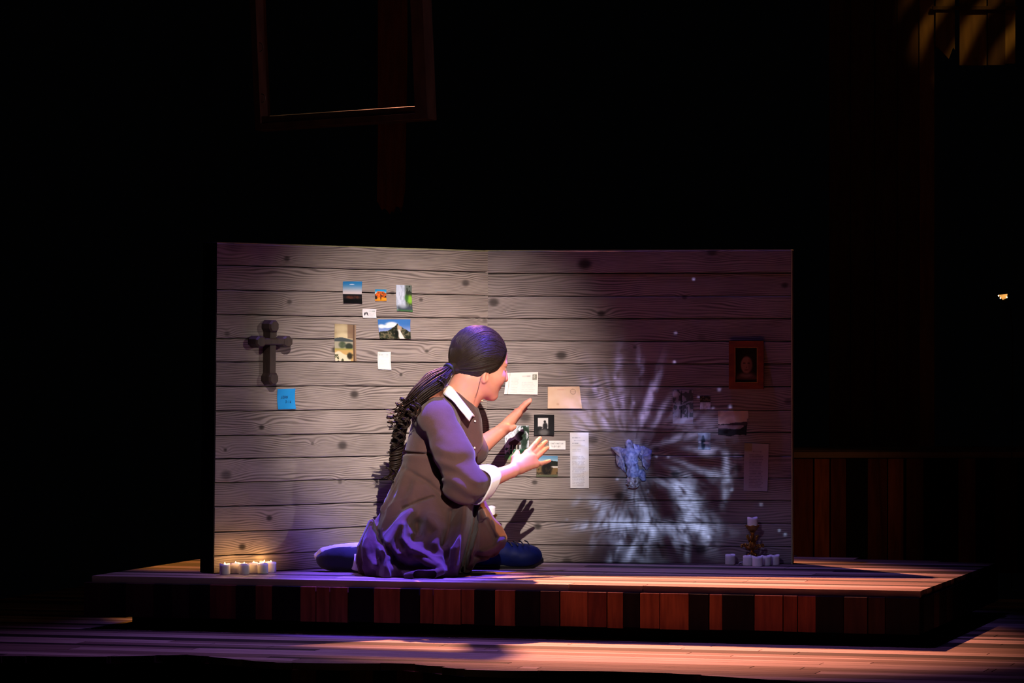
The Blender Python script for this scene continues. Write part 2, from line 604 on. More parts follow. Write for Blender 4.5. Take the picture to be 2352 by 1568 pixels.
M_pkL = plank_mat('weathered_plank_left', knots_of(PL, KL), (176, 162, 153), (80, 71, 67))
M_pkR = plank_mat('weathered_plank_right', knots_of(PR, KR), (160, 148, 141), (62, 56, 54))
M_edge = mat_noise('flat_edge_timber', (150, 150, 105), (172, 168, 122), 8, 0.8, stretch=(4, 4, 1))
M_flatblack = mat_noise('flat_black_return', (10, 10, 11), (15, 14, 15), 20, 0.8, spec=0.1)


def build_flat(P, seams_px, xref, ytop, ybot, mat, seed, wav, label, edge_right, drop=0.0):
    rg = np.random.default_rng(seed)
    T = [P.at(xref, y)[1] for y in [ytop] + seams_px]
    T.append(0.0)
    T = T[::-1]
    H = T[-1]
    th = 0.066
    root = MB().prism([(0, 0), (P.w, 0), (P.w, H - drop - .002), (0, H - .002)], 0.0, th).ob('plank_flat', M_flatblack, mw=P.M)
    tag(root, label, 'stage flat', 'two plank-covered stage flats')
    N = 15
    xs = np.linspace(0.001, P.w - 0.001, N)
    curves = []
    for k in range(len(T)):
        if k in (0, len(T) - 1):
            curves.append(np.full(N, T[k]))
        else:
            ph = rg.uniform(0, 6.28, 3)
            c = T[k] + wav * (0.5 * np.sin(xs * 5 + ph[0]) + 0.35 * np.sin(xs * 13 + ph[1]) + 0.3 * np.sin(xs * 31 + ph[2]))
            curves.append(c)
    curves = [c * (1 - drop / H * xs / P.w) for c in curves]
    for k in range(len(T) - 1):
        g = 0.0010
        lo, hi = curves[k] + g + 0.0008 * rg.random(N) * (wav > 0.001), curves[k + 1] - g - 0.0008 * rg.random(N) * (wav > 0.001)
        y0 = -0.010 - rg.uniform(0, 0.0025)
        v = []
        for yy, a, b in ((0.0, lo, hi), (y0 + 0.0022, lo, hi), (y0, lo + 0.0022, hi - 0.0022)):
            v += [(xs[i], yy, a[i]) for i in range(N)] + [(xs[i], yy, b[i]) for i in range(N)]
        f = []
        for i in range(N - 1):
            f += [(4 * N + i, 4 * N + i + 1, 5 * N + i + 1, 5 * N + i),
                  (2 * N + i, 2 * N + i + 1, 4 * N + i + 1, 4 * N + i), (5 * N + i, 5 * N + i + 1, 3 * N + i + 1, 3 * N + i),
                  (i, i + 1, 2 * N + i + 1, 2 * N + i), (3 * N + i, 3 * N + i + 1, N + i + 1, N + i)]
        for e in (0, N - 1):
            q = (e, 2 * N + e, 4 * N + e, 5 * N + e, 3 * N + e, N + e)
            f.append(q if e == 0 else q[::-1])
        ob('plank', mesh_from('plank', np.array(v), f), mat, root)
    MB().prism([(0, H - .0015), (P.w, H - drop - .0015), (P.w, H - drop + .002), (0, H + .002)], -.009, .012).ob('top_trim', M_edge, root)
    if edge_right:
        MB().box((P.w - 0.0005, -0.012, 0.0), (P.w + 0.004, th, H + 0.001), 0.001).ob('edge_trim', M_edge, root)
    else:
        MB().box((-0.004, -0.011, 0.0), (0.0, th, H + 0.001), 0.001).ob('edge_trim', M_flatblack, root)
    for z in (0.18, H - 0.18):
        MB().box((0.05, th, z - 0.03), (P.w - 0.05, th + 0.02, z + 0.03)).ob('batten', M_edge, root)
    return root, H


SL = [609, 665, 722, 776, 830, 887, 943, 1000, 1053, 1108, 1163, 1221, 1276]
SR = [627, 680, 731.5, 783, 835, 887, 941, 991.5, 1045, 1096, 1147.5, 1199.5, 1252]
flat_l, HL = build_flat(PL, SL, 497, 557, 1316, M_pkL, 3, 0.0016, 'left stage flat of grey planks with the cross and colour postcards', False, 0.012)
flat_r, HR = build_flat(PR, SR, 1450, 575, 1292, M_pkR, 8, 0.0004, 'right stage flat of grey planks with the angel figure and framed portrait', True)
M_steel = mat_noise('steel', (150, 150, 150), (190, 190, 188), 60, 0.35, 1.0)
# hook-and-eye that holds the flats together, at the joint
a = PR.world(*PR.at(1112, 1030), 0.02)
pts = [a + np.array([0.006 * math.sin(q), -0.002, 0.012 * math.cos(q)]) for q in np.linspace(0.4, 5.4, 16)]
pts = [a + np.array([0.004, 0, 0.03])] + pts
hk = MB().tube(pts, 0.0018, 6).ob('latch_hook', M_steel, smooth=True, shift=a, loc=a)
MB().box((-0.010, 0.004, 0.022), (0.010, 0.009, 0.040), 0.001).ob('plate', M_steel, hk)
tag(hk, 'small pale metal hook at the joint between the two flats', 'hook')


# ------------------------------------------------------------------ flat prints pinned to the planks
def vnoise(u, v, s, seed=0):
    r = np.random.default_rng(seed)
    tab = r.random((64, 64))
    x, y = u * s, v * s
    xi, yi = np.floor(x).astype(int), np.floor(y).astype(int)
    fx, fy = x - xi, y - yi
    fx, fy = fx * fx * (3 - 2 * fx), fy * fy * (3 - 2 * fy)
    g = lambda a, b: tab[a % 64, b % 64]
    return (g(xi, yi) * (1 - fx) + g(xi + 1, yi) * fx) * (1 - fy) + (g(xi, yi + 1) * (1 - fx) + g(xi + 1, yi + 1) * fx) * fy


def fb(u, v, s, seed=0, o=3):
    return sum(vnoise(u, v, s * 2 ** k, seed + k) / 2 ** k for k in range(o)) / sum(1 / 2 ** k for k in range(o))


def ss(x, a, b):
    t = np.clip((x - a) / (b - a), 0, 1)
    return t * t * (3 - 2 * t)


def mixc(c, k, col):
    return c * (1 - k[..., None]) + np.asarray(col, float) * k[..., None]


def flat_col(u, col):
    return np.broadcast_to(np.asarray(col, float), u.shape + (3,)).copy()


def blob(u, v, cx, cy, rx, ry, soft=0.3):
    return 1 - ss(np.hypot((u - cx) / rx, (v - cy) / ry), 1 - soft, 1 + soft)


def textlines(u, v, c, x0, x1, y0, y1, n, col, amt, seed, words=14):
    for k in range(n):
        yy = y0 + (y1 - y0) * (k + 0.5) / n
        h = (y1 - y0) / n * 0.27
        xe = x1 - (x1 - x0) * 0.18 * np.random.default_rng(seed * 77 + k).random()
        wd = 0.45 + 0.55 * (vnoise(u + k * 3.1, v * 0, words, seed) > 0.36)
        jag = 0.75 + 0.25 * vnoise(u, v * 0 + k, 60, seed + 3)
        c = mixc(c, (np.abs(v - yy) < h) * (u > x0) * (u < xe) * wd * jag * amt, col)
    return c


def p_sunset(u, v):
    c = mixc(flat_col(u, (38, 120, 180)), ss(v, 0.02, 0.55), (205, 195, 195))
    c = mixc(c, blob(u, v, .48, .14, .13, .015), (235, 240, 245))
    c = mixc(c, (v > .58 + .03 * (fb(u, v, 5, 2) - .5)) * 1.0, (17, 20, 24))
    c = mixc(c, (v > .6) * blob(u, v, .5, .72, .42, .07, .6) * fb(u, v, 9, 4) * 1.2, (120, 62, 45))
    return mixc(c, ss(v, .78, .86), (9, 9, 10))


def p_autumn(u, v):
    c = mixc(flat_col(u, (40, 150, 205)), ss(v, .1, .32), (170, 205, 215))
    tr = (v > .42 - .25 * blob(u, v * 0, .45, 0, .3, 1, .5) - .15 * blob(u, v * 0, .85, 0, .15, 1, .5) + .12 * (fb(u, v, 8, 5) - .5)) * 1.0
    c = mixc(c, tr, (235, 105, 40))
    c = mixc(c, tr * (fb(u, v, 10, 9) > .56), (90, 60, 40))
    c = mixc(c, (v > .7) * 1.0, (240, 150, 40))
    c = mixc(c, blob(u, v, .08, .7, .14, .16) + blob(u, v, .52, .72, .05, .2) * .9 + blob(u, v, .95, .62, .1, .08), (50, 35, 30))
    return np.clip(c, 0, 255)


def p_waterfall(u, v):
    c = mixc(flat_col(u, (205, 215, 232)), (fb(u * 4, v, 6, 1) > .55) * .5, (150, 160, 180))
    c = mixc(c, ss(u, .5, .66), (95, 105, 95))
    c = mixc(c, ss(u, .58, .7) * (fb(u, v, 7, 3) > .45), (48, 56, 46))
    c = mixc(c, blob(u, v, .88, .54, .2, .16, .5), (135, 190, 60))
    c = mixc(c, blob(u, v, .66, .48, .12, .12, .5) * .8, (60, 110, 50))
    c = mixc(c, ss(v, .74, .84) * (.6 + .4 * (u > .1)), (66, 74, 84))
    c = mixc(c, blob(u, v, .4, .8, .25, .08, .7) * .8, (170, 178, 190))
    return mixc(c, ss(v, .9, .97) * fb(u, v, 10, 7), (70, 140, 60))


def p_footcard(u, v):
    c = flat_col(u, (226, 222, 224))
    for cx, cy, a in ((.17, .56, .4), (.34, .52, -.4)):
        x, y = (u - cx), (v - cy)
        xr = x + y * a * .45
        c = mixc(c, blob(xr, y, 0, -.02, .055, .17, .2), (52, 48, 54))
    c = mixc(c, blob(u, v, .15, .66, .04, .06, .3) + blob(u, v, .4, .7, .04, .05, .3) * .5, (70, 66, 72))
    c = textlines(u, v, c, .45, .95, .14, .34, 1, (150, 160, 155), .9, 5, 9)
    return textlines(u, v, c, .46, .94, .42, .9, 4, (190, 192, 192), .6, 6)


def p_painting(u, v):
    c = mixc(flat_col(u, (150, 132, 100)), fb(u, v, 4, 2), (176, 158, 124))
    c = mixc(c, blob(u, v, .45, .33, .38, .1, .5) + blob(u, v, .3, .12, .35, .1, .6) * .6, (206, 190, 150))
    hill = .39 - .03 * np.sin(u * 5)
    c = mixc(c, (v > hill) * (v < .5) * 1.0, (70, 78, 78))
    c = mixc(c, (v > .47) * (v < .66) * 1.0, (164, 158, 134))
    c = mixc(c, blob(u, v, .36, .56, .17, .09, .3) * (fb(u, v, 9, 3) * .5 + .7), (72, 84, 62))
    c = mixc(c, blob(u, v, .68, .6, .18, .09, .3), (48, 56, 46))
    c = mixc(c, ss(v, .64, .68), (150, 146, 70))
    c = mixc(c, ss(v, .67, .72), (196, 160, 98))
    c = mixc(c, ss(v + .05 * np.sin(u * 9), .76, .8) * (u < .75), (222, 210, 176))
    c = mixc(c, (v > .82) * (fb(u, v, 8, 8) > .5) * .9, (66, 70, 46))
    c = mixc(c, blob(u, v, .7, .86, .12, .09, .4), (50, 46, 34))
    c = mixc(c, ss(u, .58, .64) * (v < .38) * .7, (112, 84, 66))
    c = mixc(c, ss(u, .84, .88), (150, 124, 100))
    return mixc(c, blob(u, v * 0, .9, 0, .035, 1, .5), (92, 70, 56))


def p_mountain(u, v):
    c = mixc(flat_col(u, (62, 116, 184)), ss(v, .2, .7), (150, 160, 205))
    c = mixc(c, blob(u, v, .42, .28, .19, .14, .4) + blob(u, v, .28, .38, .1, .07, .5) + blob(u, v, .1, .36, .11, .1, .5), (236, 236, 236))
    ridge = .62 - .36 * np.maximum(0, 1 - np.abs(u - .6) / .34) + .06 * (fb(u, v * 0, 9, 4) - .5) * 2
    ridge = np.where(np.abs(u - .6) < .05, ridge - .06 * (1 - np.abs(u - .6) / .05), ridge)
    mt = (v > ridge) * 1.0
    c = mixc(c, mt, (58, 62, 46))
    c = mixc(c, mt * (fb(u, v, 12, 6) > .52), (104, 98, 76))
    c = mixc(c, mt * (fb(u, v, 9, 16) > .56) * .8, (26, 32, 24))
    c = mixc(c, mt * blob(u, v, .66, .42, .07, .2, .4), (178, 154, 128))
    c = mixc(c, mt * ss(u - (.6 + (v - .55) * .2), -.06, -.03) * (1 - ss(u - (.66 + (v - .55) * .32), -.01, .02)) * (v > .52), (226, 218, 208))
    return mixc(c, mt * blob(u, v, .56, .72, .06, .2, .4), (22, 26, 20))


def p_note(u, v):
    c = flat_col(u, (238, 238, 232))
    fr = np.maximum(np.abs(u - .5) / .44, np.abs(v - .5) / .46)
    c = mixc(c, (np.abs(fr - .95) < .03) * .8, (190, 190, 182))
    c = textlines(u, v, c, .1, .9, .12, .2, 1, (170, 172, 168), .9, 3, 9)
    c = textlines(u, v, c, .32, .9, .24, .31, 1, (165, 168, 166), .8, 4, 9)
    return textlines(u, v, c, .14, .88, .38, .84, 7, (212, 214, 212), .7, 8)


def p_sticky(u, v):
    return mixc(flat_col(u, (34, 150, 226)), fb(u, v, 5, 3) * .4, (44, 164, 232))


def p_postcard(u, v):
    c = mixc(flat_col(u, (236, 228, 216)), fb(u, v, 5, 2) * .6, (228, 222, 214))
    c = mixc(c, (np.abs(u - .12 + .02 * v) < .008) * .6, (150, 146, 138))
    c = textlines(u, v, c, .17, .42, .22, .95, 10, (196, 190, 184), .5, 4, 22)
    c = textlines(u, v, c, .5, .82, .12, .24, 1, (172, 160, 156), .8, 12, 12)
    c = textlines(u, v, c, .5, .92, .42, .9, 6, (200, 194, 188), .5, 9, 18)
    st = (u > .83) * (u < .965) * (v > .1) * (v < .35) * 1.0
    c = mixc(c, st, (128, 128, 112))
    return mixc(c, st * blob(u, v, .885, .2, .035, .075, .4) + st * (fb(u, v, 30, 5) > .6) * .4, (176, 176, 160))


def p_envelope(u, v):
    c = mixc(flat_col(u, (206, 172, 140)), fb(u, v, 4, 3), (216, 186, 158))
    c = textlines(u, v, c, .3, .62, .1, .18, 1, (196, 140, 120), .6, 4, 9)
    r = np.hypot(u - .78, (v - .24) * .7)
    c = mixc(c, (np.abs(r - .08) < .012) * .5 + (r < .07) * (np.sin(v * 90) > .3) * .35, (140, 112, 96))
    return mixc(c, blob(u, v, .3, .8, .04, .05, .5) * .4, (170, 128, 96))


def p_bw(u, v):
    c = mixc(flat_col(u, (16, 16, 18)), fb(u, v, 8, 4) * .3, (40, 40, 42))
    wi = (u > .18) * (u < .7) * (v > .15) * (v < .62 + .05 * np.sin(u * 20)) * 1.0
    c = mixc(c, wi, (205, 203, 198))
    c = mixc(c, blob(u, v, .53, .33, .06, .06, .2) + blob(u, v, .55, .55, .12, .17, .3), (36, 36, 38))
    c = mixc(c, blob(u, v, .28, .62, .14, .06, .4), (30, 30, 32))
    return np.clip(mixc(c, blob(u, v, .48, .85, .24, .15, .5), (96, 94, 92)), 0, 255)


def p_gazebo(u, v):
    c = flat_col(u, (212, 218, 226))
    tw = ((np.abs(np.sin(u * 21 + np.sin(v * 13) * 1.6)) < .1) + (np.abs(np.sin(u * 12 + v * 16)) < .06)) * 1.0
    c = mixc(c, np.clip(tw, 0, 1) * .8, (60, 66, 60))
    c = mixc(c, np.clip(blob(u, v, .82, .22, .3, .24, .5) * (fb(u, v, 11, 3) > .38) + blob(u, v, .8, .5, .12, .4, .4) * .9, 0, 1), (34, 52, 40))
    c = mixc(c, ss(v, .62, .68) * (u > .15), (34, 98, 62))
    c = mixc(c, (v > .6) * (fb(u, v, 10, 6) > .55) * .8, (20, 56, 36))
    roof = (v > .46 - .1 * (1 - np.abs(u - .42) / .25)) * (v < .52) * (np.abs(u - .42) < .25) * 1.0
    c = mixc(c, roof, (72, 50, 48))
    c = mixc(c, (v > .52) * (v < .64) * (np.abs(u - .42) < .19) * 1.0, (44, 40, 38))
    for q in (.2, .33, .5):
        c = mixc(c, (np.abs(u - q) < .02) * (v > .52) * (v < .76) * 1.0, (170, 164, 150))
    c = mixc(c, ss(v, .76, .8) * (u < .4), (92, 150, 88))
    return mixc(c, ss(v, .86, .95) * (1 - ss(u, .5, .9)), (128, 116, 96))


def p_card(u, v):
    c = flat_col(u, (234, 234, 230))
    return c


def p_rock(u, v):
    c = mixc(flat_col(u, (92, 140, 172)), ss(v, 0, .35), (168, 196, 208))
    c = mixc(c, ((v > .22 + .12 * np.abs(u - .7)) * (u > .5)) * 1.0, (28, 34, 28))
    c = mixc(c, (v > .48) * 1.0, (112, 90, 56))
    c = mixc(c, (v > .48) * (v < .56) * (u > .6) * 1.0, (196, 190, 180))
    c = mixc(c, blob(u, v, .48, .62, .24, .34, .3), (20, 17, 15))
    c = mixc(c, (v > .55) * (fb(u, v, 11, 5) > .55) * .8, (48, 40, 26))
    return mixc(c, ss(v, .86, .92), (86, 90, 70))


def p_long(u, v):
    c = mixc(flat_col(u, (214, 212, 208)), fb(u, v, 3, 3) * .3, (200, 198, 194))
    c = textlines(u, v, c, .12, .6, .08, .11, 1, (150, 152, 152), .85, 3, 9)
    c = textlines(u, v, c, .22, .84, .13, .16, 1, (150, 152, 152), .75, 5, 9)
    c = textlines(u, v, c, .12, .5, .18, .21, 1, (150, 152, 152), .8, 6, 9)
    c = mixc(c, (np.abs(v - .24) < .003) * (u > .1) * (u < .8) * .7, (140, 140, 140))
    c = textlines(u, v, c, .13, .6, .29, .35, 2, (176, 176, 174), .6, 8, 12)
    return textlines(u, v, c, .1, .82, .42, .97, 26, (158, 154, 152), .75, 9, 14)


def p_trees(u, v):
    c = mixc(flat_col(u, (150, 150, 152)), fb(u, v, 4, 2) * .8, (110, 112, 112))
    c = mixc(c, (fb(u, v, 8, 5) > .46) * (v < .8) * .85, (58, 64, 60))
    c = mixc(c, (np.abs(u - .42) < .025) * (v > .1) * 1.0 + (np.abs(u - .72) < .015) * (v > .5) * 1.0, (34, 36, 34))
    c = mixc(c, (np.abs(v - .4 - .06 * np.sin(u * 5)) < .02) * .7, (170, 172, 172))
    c = mixc(c, ss(v, .8, .86), (176, 178, 176))
    return np.clip(mixc(c, blob(u, v, .1, .12, .16, .1, .5), (190, 192, 196)), 0, 255)


def p_cascade(u, v):
    c = flat_col(u, (44, 40, 30))
    c = mixc(c, (v < .35) * (fb(u, v, 9, 3) > .52), (92, 84, 56))
    return mixc(c, ss(v, .42, .5) * (.5 + .5 * fb(u * 2, v, 6, 4)), (226, 228, 230))


def p_view(u, v):
    c = mixc(flat_col(u, (190, 168, 148)), fb(u, v, 4, 3) * .6, (214, 192, 170))
    c = mixc(c, (v > .52 - .1 * u + .06 * (fb(u, v, 7, 4) - .5)) * 1.0, (62, 50, 50))
    c = mixc(c, (np.abs(v - .62 + .05 * (fb(u, v, 6, 6) - .5)) < .07) * (u < .8) * 1.0, (150, 130, 126))
    return mixc(c, (v > .72 - .2 * ss(u, .6, 1) + .08 * (fb(u, v, 9, 8) - .5)) * 1.0, (22, 19, 16))


def p_figure(u, v):
    c = mixc(flat_col(u, (150, 156, 158)), fb(u, v, 4, 3), (96, 108, 114))
    c = mixc(c, blob(u, v, .42, .62, .16, .4, .4), (26, 44, 54))
    c = mixc(c, blob(u, v, .42, .25, .08, .1, .4), (40, 50, 56))
    return mixc(c, blob(u, v, .68, .6, .24, .06, .5) + blob(u, v, .15, .55, .12, .06, .5), (214, 218, 220))


def p_letter(u, v):
    c = mixc(flat_col(u, (168, 160, 160)), ss(.34 - u, 0, .05) * ss(.2 - v, 0, .06), (150, 138, 96))
    c = textlines(u, v, c, .35, .75, .14, .2, 1, (110, 100, 104), .6, 3, 9)
    return textlines(u, v, c, .2, .8, .22, .94, 22, (104, 96, 100), .62, 4, 12)


def p_portrait(u, v):
    c = mixc(flat_col(u, (22, 21, 18)), fb(u, v, 5, 2) * .4, (34, 32, 26))
    c = mixc(c, blob(u, v, .5, 1.02, .62, .32, .25), (92, 70, 74))
    c = mixc(c, blob(u, v, .48, .79, .26, .06, .4), (120, 104, 98))
    c = mixc(c, blob(u, v, .5, .44, .3, .3, .2), (30, 24, 20))
    c = mixc(c, blob(u, v, .5, .5, .25, .24, .15), (146, 112, 98))
    c = mixc(c, blob(u, v, .68, .52, .1, .2, .6) * .5, (92, 62, 54))
    for q in (.4, .6):
        c = mixc(c, blob(u, v, q, .45, .06, .018, .4), (62, 44, 38))
    c = mixc(c, blob(u, v, .5, .57, .03, .02, .5) * .7 + blob(u, v, .5, .64, .09, .015, .4), (96, 56, 52))
    return np.clip(c, 0, 255)


def attr_mat(name, rough=0.5):
    m, t, p = new_mat(name)
    a = t.node('ShaderNodeAttribute', attribute_name='print')
    t.put(p.inputs['Base Color'], a.outputs['Color'])
    p.inputs['Roughness'].default_value = rough
    p.inputs['Specular IOR Level'].default_value = 0.15
    n = t.noise(t.node('ShaderNodeTexCoord').outputs['Object'], 400, 2)
    bump(t, p, n, 0.05, 0.0003)
    return m


M_print = attr_mat('printed_card')


def print_mesh(P, quad, fn, off=0.0145, curl=0.0015, torn=None, dens=1.25):
    """a sheet with thickness and a slight curl; the printed image is a colour attribute"""
    st = np.array([P.at(x, y, off) for x, y in quad])                     # tl tr br bl
    px = max(abs(quad[1][0] - quad[0][0]), abs(quad[2][0] - quad[3][0]))
    py = max(abs(quad[3][1] - quad[0][1]), abs(quad[2][1] - quad[1][1]))
    nu, nv = int(np.clip(px * dens, 14, 110)), int(np.clip(py * dens, 14, 170))
    u, v = np.meshgrid(np.linspace(0, 1, nu + 1), np.linspace(0, 1, nv + 1))
    q = ((1 - u) * (1 - v))[..., None] * st[0] + (u * (1 - v))[..., None] * st[1] + (u * v)[..., None] * st[2] + ((1 - u) * v)[..., None] * st[3]
    if torn:
        q = torn(q, u, v)
    lift = curl * ((2 * u - 1) ** 2 * (2 * v - 1) ** 2 * 1.6 + 0.3 * v)
    c2 = q.reshape(-1, 2).mean(0)
    X = np.stack([q[..., 0] - c2[0], -lift, q[..., 1] - c2[1]], -1).reshape(-1, 3)
    B = X.copy()
    B[:, 1] += 0.0008
    n = X.shape[0]
    idx = np.arange(n).reshape(nv + 1, nu + 1)
    f = np.stack([idx[1:, :-1], idx[1:, 1:], idx[:-1, 1:], idx[:-1, :-1]], -1).reshape(-1, 4)
    rim = np.concatenate([idx[0, :-1], idx[:-1, -1], idx[-1, :0:-1], idx[:0:-1, 0]])
    r2 = np.roll(rim, -1)
    f = np.concatenate([f, np.stack([rim, r2, r2 + n, rim + n], -1), f[:, ::-1] + n])
    me = mesh_from('print', np.concatenate([X, B]), f)
    col = lin(np.clip(fn(u, v), 0, 255)).reshape(-1, 3)
    col = np.concatenate([np.concatenate([col, np.tile(lin((200, 196, 188)), (n, 1))]), np.ones((2 * n, 1))], 1)
    at = me.color_attributes.new('print', 'FLOAT_COLOR', 'POINT')
    at.data.foreach_set('color', col.astype(np.float32).ravel())
    return me, c2, st


def pin(name, P, quad, fn, label, cat, group=None, **kw):
    me, c2, st = print_mesh(P, quad, fn, **kw)
    me.name = name
    o = ob(name, me, M_print, mw=P.M @ Matrix.Translation((c2[0], -kw.get('off', 0.0145), c2[1])))
    tag(o, label, cat, group)
    return o, c2, st


def rect(x0, y0, x1, y1):
    return [(x0, y0), (x1, y0), (x1, y1), (x0, y1)]


GP = 'photographs and papers pinned to the flats'
pin('photograph', PL, [(787, 646), (831, 646), (831, 697), (788, 696)], p_sunset, 'photo of a blue evening sky above a black hillside on the left flat', 'photograph', GP)
pin('photograph', PL, [(861, 664), (887, 665), (887, 691), (861, 691)], p_autumn, 'tiny photo of orange autumn trees under blue sky', 'photograph', GP)
pin('photograph', PL, [(909, 654), (945, 655), (947, 716), (911, 714)], p_waterfall, 'tall photo of a white waterfall beside green foliage on the left flat', 'photograph', GP)
pin('card', PL, [(832, 709), (864, 710), (864, 730), (833, 730)], p_footcard, 'small white card with two dark footprints', 'card', GP)
pin('painting', PL, [(768, 743), (817, 746), (818, 829), (769, 829)], p_painting, 'tall ochre landscape painting with trees and cloudy sky', 'painting', GP)
pin('postcard', PL, [(867, 733), (942, 733), (943, 778), (872, 778)], p_mountain, 'wide postcard of a rocky peak, white clouds and blue sky', 'postcard', GP)
pin('note', PL, [(867, 808), (897, 808), (898, 849), (868, 848)], p_note, 'small white printed note with thin border on the left flat', 'note', GP)
sticky, sc2, sst = pin('sticky_note', PL, [(636, 893), (677, 892), (678, 939), (637, 940)], p_sticky, 'bright blue sticky note with handwriting below the cross', 'note', curl=0.003)
pin('postcard', PR, [(1163, 856), (1236, 854), (1235, 906), (1158, 905)], p_postcard, 'cream handwritten postcard with a grey stamp beside her face', 'postcard', GP)
pin('envelope', PR, [(1258, 888), (1331, 887), (1337, 938), (1258, 938)], p_envelope, 'tan envelope with a faint postmark on the right flat', 'envelope', GP)
pin('photograph', PR, rect(1227, 952, 1273, 1000), p_bw, 'black and white photo of a seated figure in a bright window', 'photograph', GP)
pin('photograph', PR, [(1160, 977), (1215, 977), (1214, 1062), (1159, 1062)], p_gazebo, 'photo of a dark gazebo among green trees behind her hands', 'photograph', GP)
card, cc2, cst = pin('card', PR, rect(1261, 1012, 1299, 1032), p_card, 'small white card with two lines of grey print beside her fingertips', 'card', GP)
pin('photograph', PR, [(1233, 1046), (1281, 1047), (1281, 1095), (1232, 1095)], p_rock, 'photo of a dark rock and dry grass below her lower hand', 'photograph', GP)
pin('paper_sheet', PR, [(1309, 993), (1352, 993), (1353, 1121), (1310, 1121)], p_long, 'long narrow white printed page left of the angel figure', 'paper', GP)
pin('photograph', PR, rect(1545, 895, 1592, 973), p_trees, 'tall grey photo of trees on the right flat', 'photograph', GP)
pin('photograph', PR, rect(1608, 909, 1632, 940), p_cascade, 'tiny photo with a dark top and white lower half', 'photograph', GP)


def torn_edge(q, u, v):
    q = q.copy()
    q[..., 0] -= ss(u, .9, 1) * (0.010 * fb(u * 0, v, 6, 4) + 0.006 * (v > .3))
    q[..., 1] += ss(v, .9, 1) * 0.012 * (fb(u, v * 0, 5, 9) - .2)
    return q


pin('photograph', PR, [(1649, 943), (1724, 943), (1721, 1003), (1650, 1003)], p_view, 'torn dark landscape photo below the framed portrait', 'photograph', GP, torn=torn_edge)
pin('photograph', PR, rect(1603, 994, 1632, 1032), p_figure, 'small bluish photo of a standing figure below the tiny photo', 'photograph', GP)
pin('paper_sheet', PR, [(1710, 1017), (1766, 1019), (1763, 1128), (1708, 1127)], p_letter, 'dim lilac typed letter near the right edge of the right flat', 'paper', GP)

# writing on the sticky note and the small card, as ink strokes lying on the paper
M_ink = mat_noise('ink_blue', (8, 70, 120), (10, 80, 132), 50, 0.6)
M_ink2 = mat_noise('ink_grey', (150, 152, 150), (160, 162, 160), 50, 0.6)
GLY = {'J': [[(.7, 1), (.7, .2), (.45, 0), (.15, .15)]], 'O': [[(.5, 1), (.1, .6), (.2, .1), (.6, 0), (.9, .4), (.8, .85), (.5, 1)]],
       'H': [[(.1, 1), (.1, 0)], [(.85, 1), (.85, 0)], [(.1, .5), (.85, .5)]], 'N': [[(.1, 0), (.1, 1), (.85, 0), (.85, 1)]],
       '3': [[(.1, .9), (.5, 1), (.8, .78), (.4, .55), (.8, .3), (.5, 0), (.1, .1)]], ':': [[(.5, .72), (.5, .6)], [(.5, .3), (.5, .18)]],
       '1': [[(.4, 1), (.45, 0)]], '6': [[(.8, 1), (.25, .6), (.15, .2), (.5, 0), (.85, .2), (.6, .48), (.2, .35)]],
       'c': [[(.8, .55), (.4, .65), (.15, .3), (.4, 0), (.8, .1)]], 'o': [[(.5, .65), (.12, .35), (.45, 0), (.85, .3), (.5, .65)]],
       'n': [[(.15, 0), (.15, .65)], [(.15, .5), (.55, .65), (.8, .4), (.8, 0)]], 'f': [[(.8, .95), (.45, 1), (.4, 0)], [(.15, .6), (.75, .6)]],
       'i': [[(.5, 0), (.5, .62)], [(.5, .85), (.5, .92)]], 'r': [[(.3, 0), (.3, .65)], [(.3, .45), (.8, .65)]], 'm': [[(.05, 0), (.05, .65)], [(.05, .5), (.35, .65), (.5, 0)], [(.5, .5), (.8, .65), (.95, 0)]],
       'a': [[(.8, .6), (.4, .65), (.15, .3), (.4, 0), (.8, .2)], [(.8, .65), (.85, 0)]], 't': [[(.5, 1), (.5, .1), (.8, 0)], [(.2, .65), (.8, .65)]], 'h': [[(.15, 0), (.15, 1)], [(.15, .45), (.55, .65), (.8, .4), (.8, 0)]],
       'y': [[(.15, .65), (.5, .1)], [(.85, .65), (.3, -.3)]], 'l': [[(.5, 1), (.5, 0)]], 'g': [[(.8, .6), (.4, .65), (.15, .3), (.4, .05), (.8, .2)], [(.8, .65), (.8, -.2), (.3, -.3)]], ' ': []}


def write(parent, text, x, z, size, slant, mat, y=-0.0022, rad=0.0004, wid=0.8):
    mb = MB()
    for ch in text:
        for st_ in GLY[ch]:
            p = np.array([(x + (a * wid * .8 + b * slant) * size, y, z + b * size) for a, b in st_])
            if len(p) > 2:
                tt = np.linspace(0, len(p) - 1, len(p) * 3)
                p = np.stack([np.interp(tt, np.arange(len(p)), p[:, k]) for k in range(3)], 1)
            mb.tube(p, rad, 4)
        x += size * wid
    return mb.ob('handwriting', mat, parent)


write(sticky, 'JOHN', -0.022, 0.002, 0.0088, 0.15, M_ink, rad=0.00062)
write(sticky, '3:16', -0.004, -0.013, 0.0085, 0.1, M_ink, rad=0.0007, wid=0.7)
write(card, 'confirmation', -0.0215, 0.0035, 0.0062, 0.0, M_ink2, y=-0.0018, rad=0.0004, wid=0.58)
write(card, 'highlight', -0.019, -0.0065, 0.0062, 0.0, M_ink2, y=-0.0018, rad=0.0004, wid=0.56)

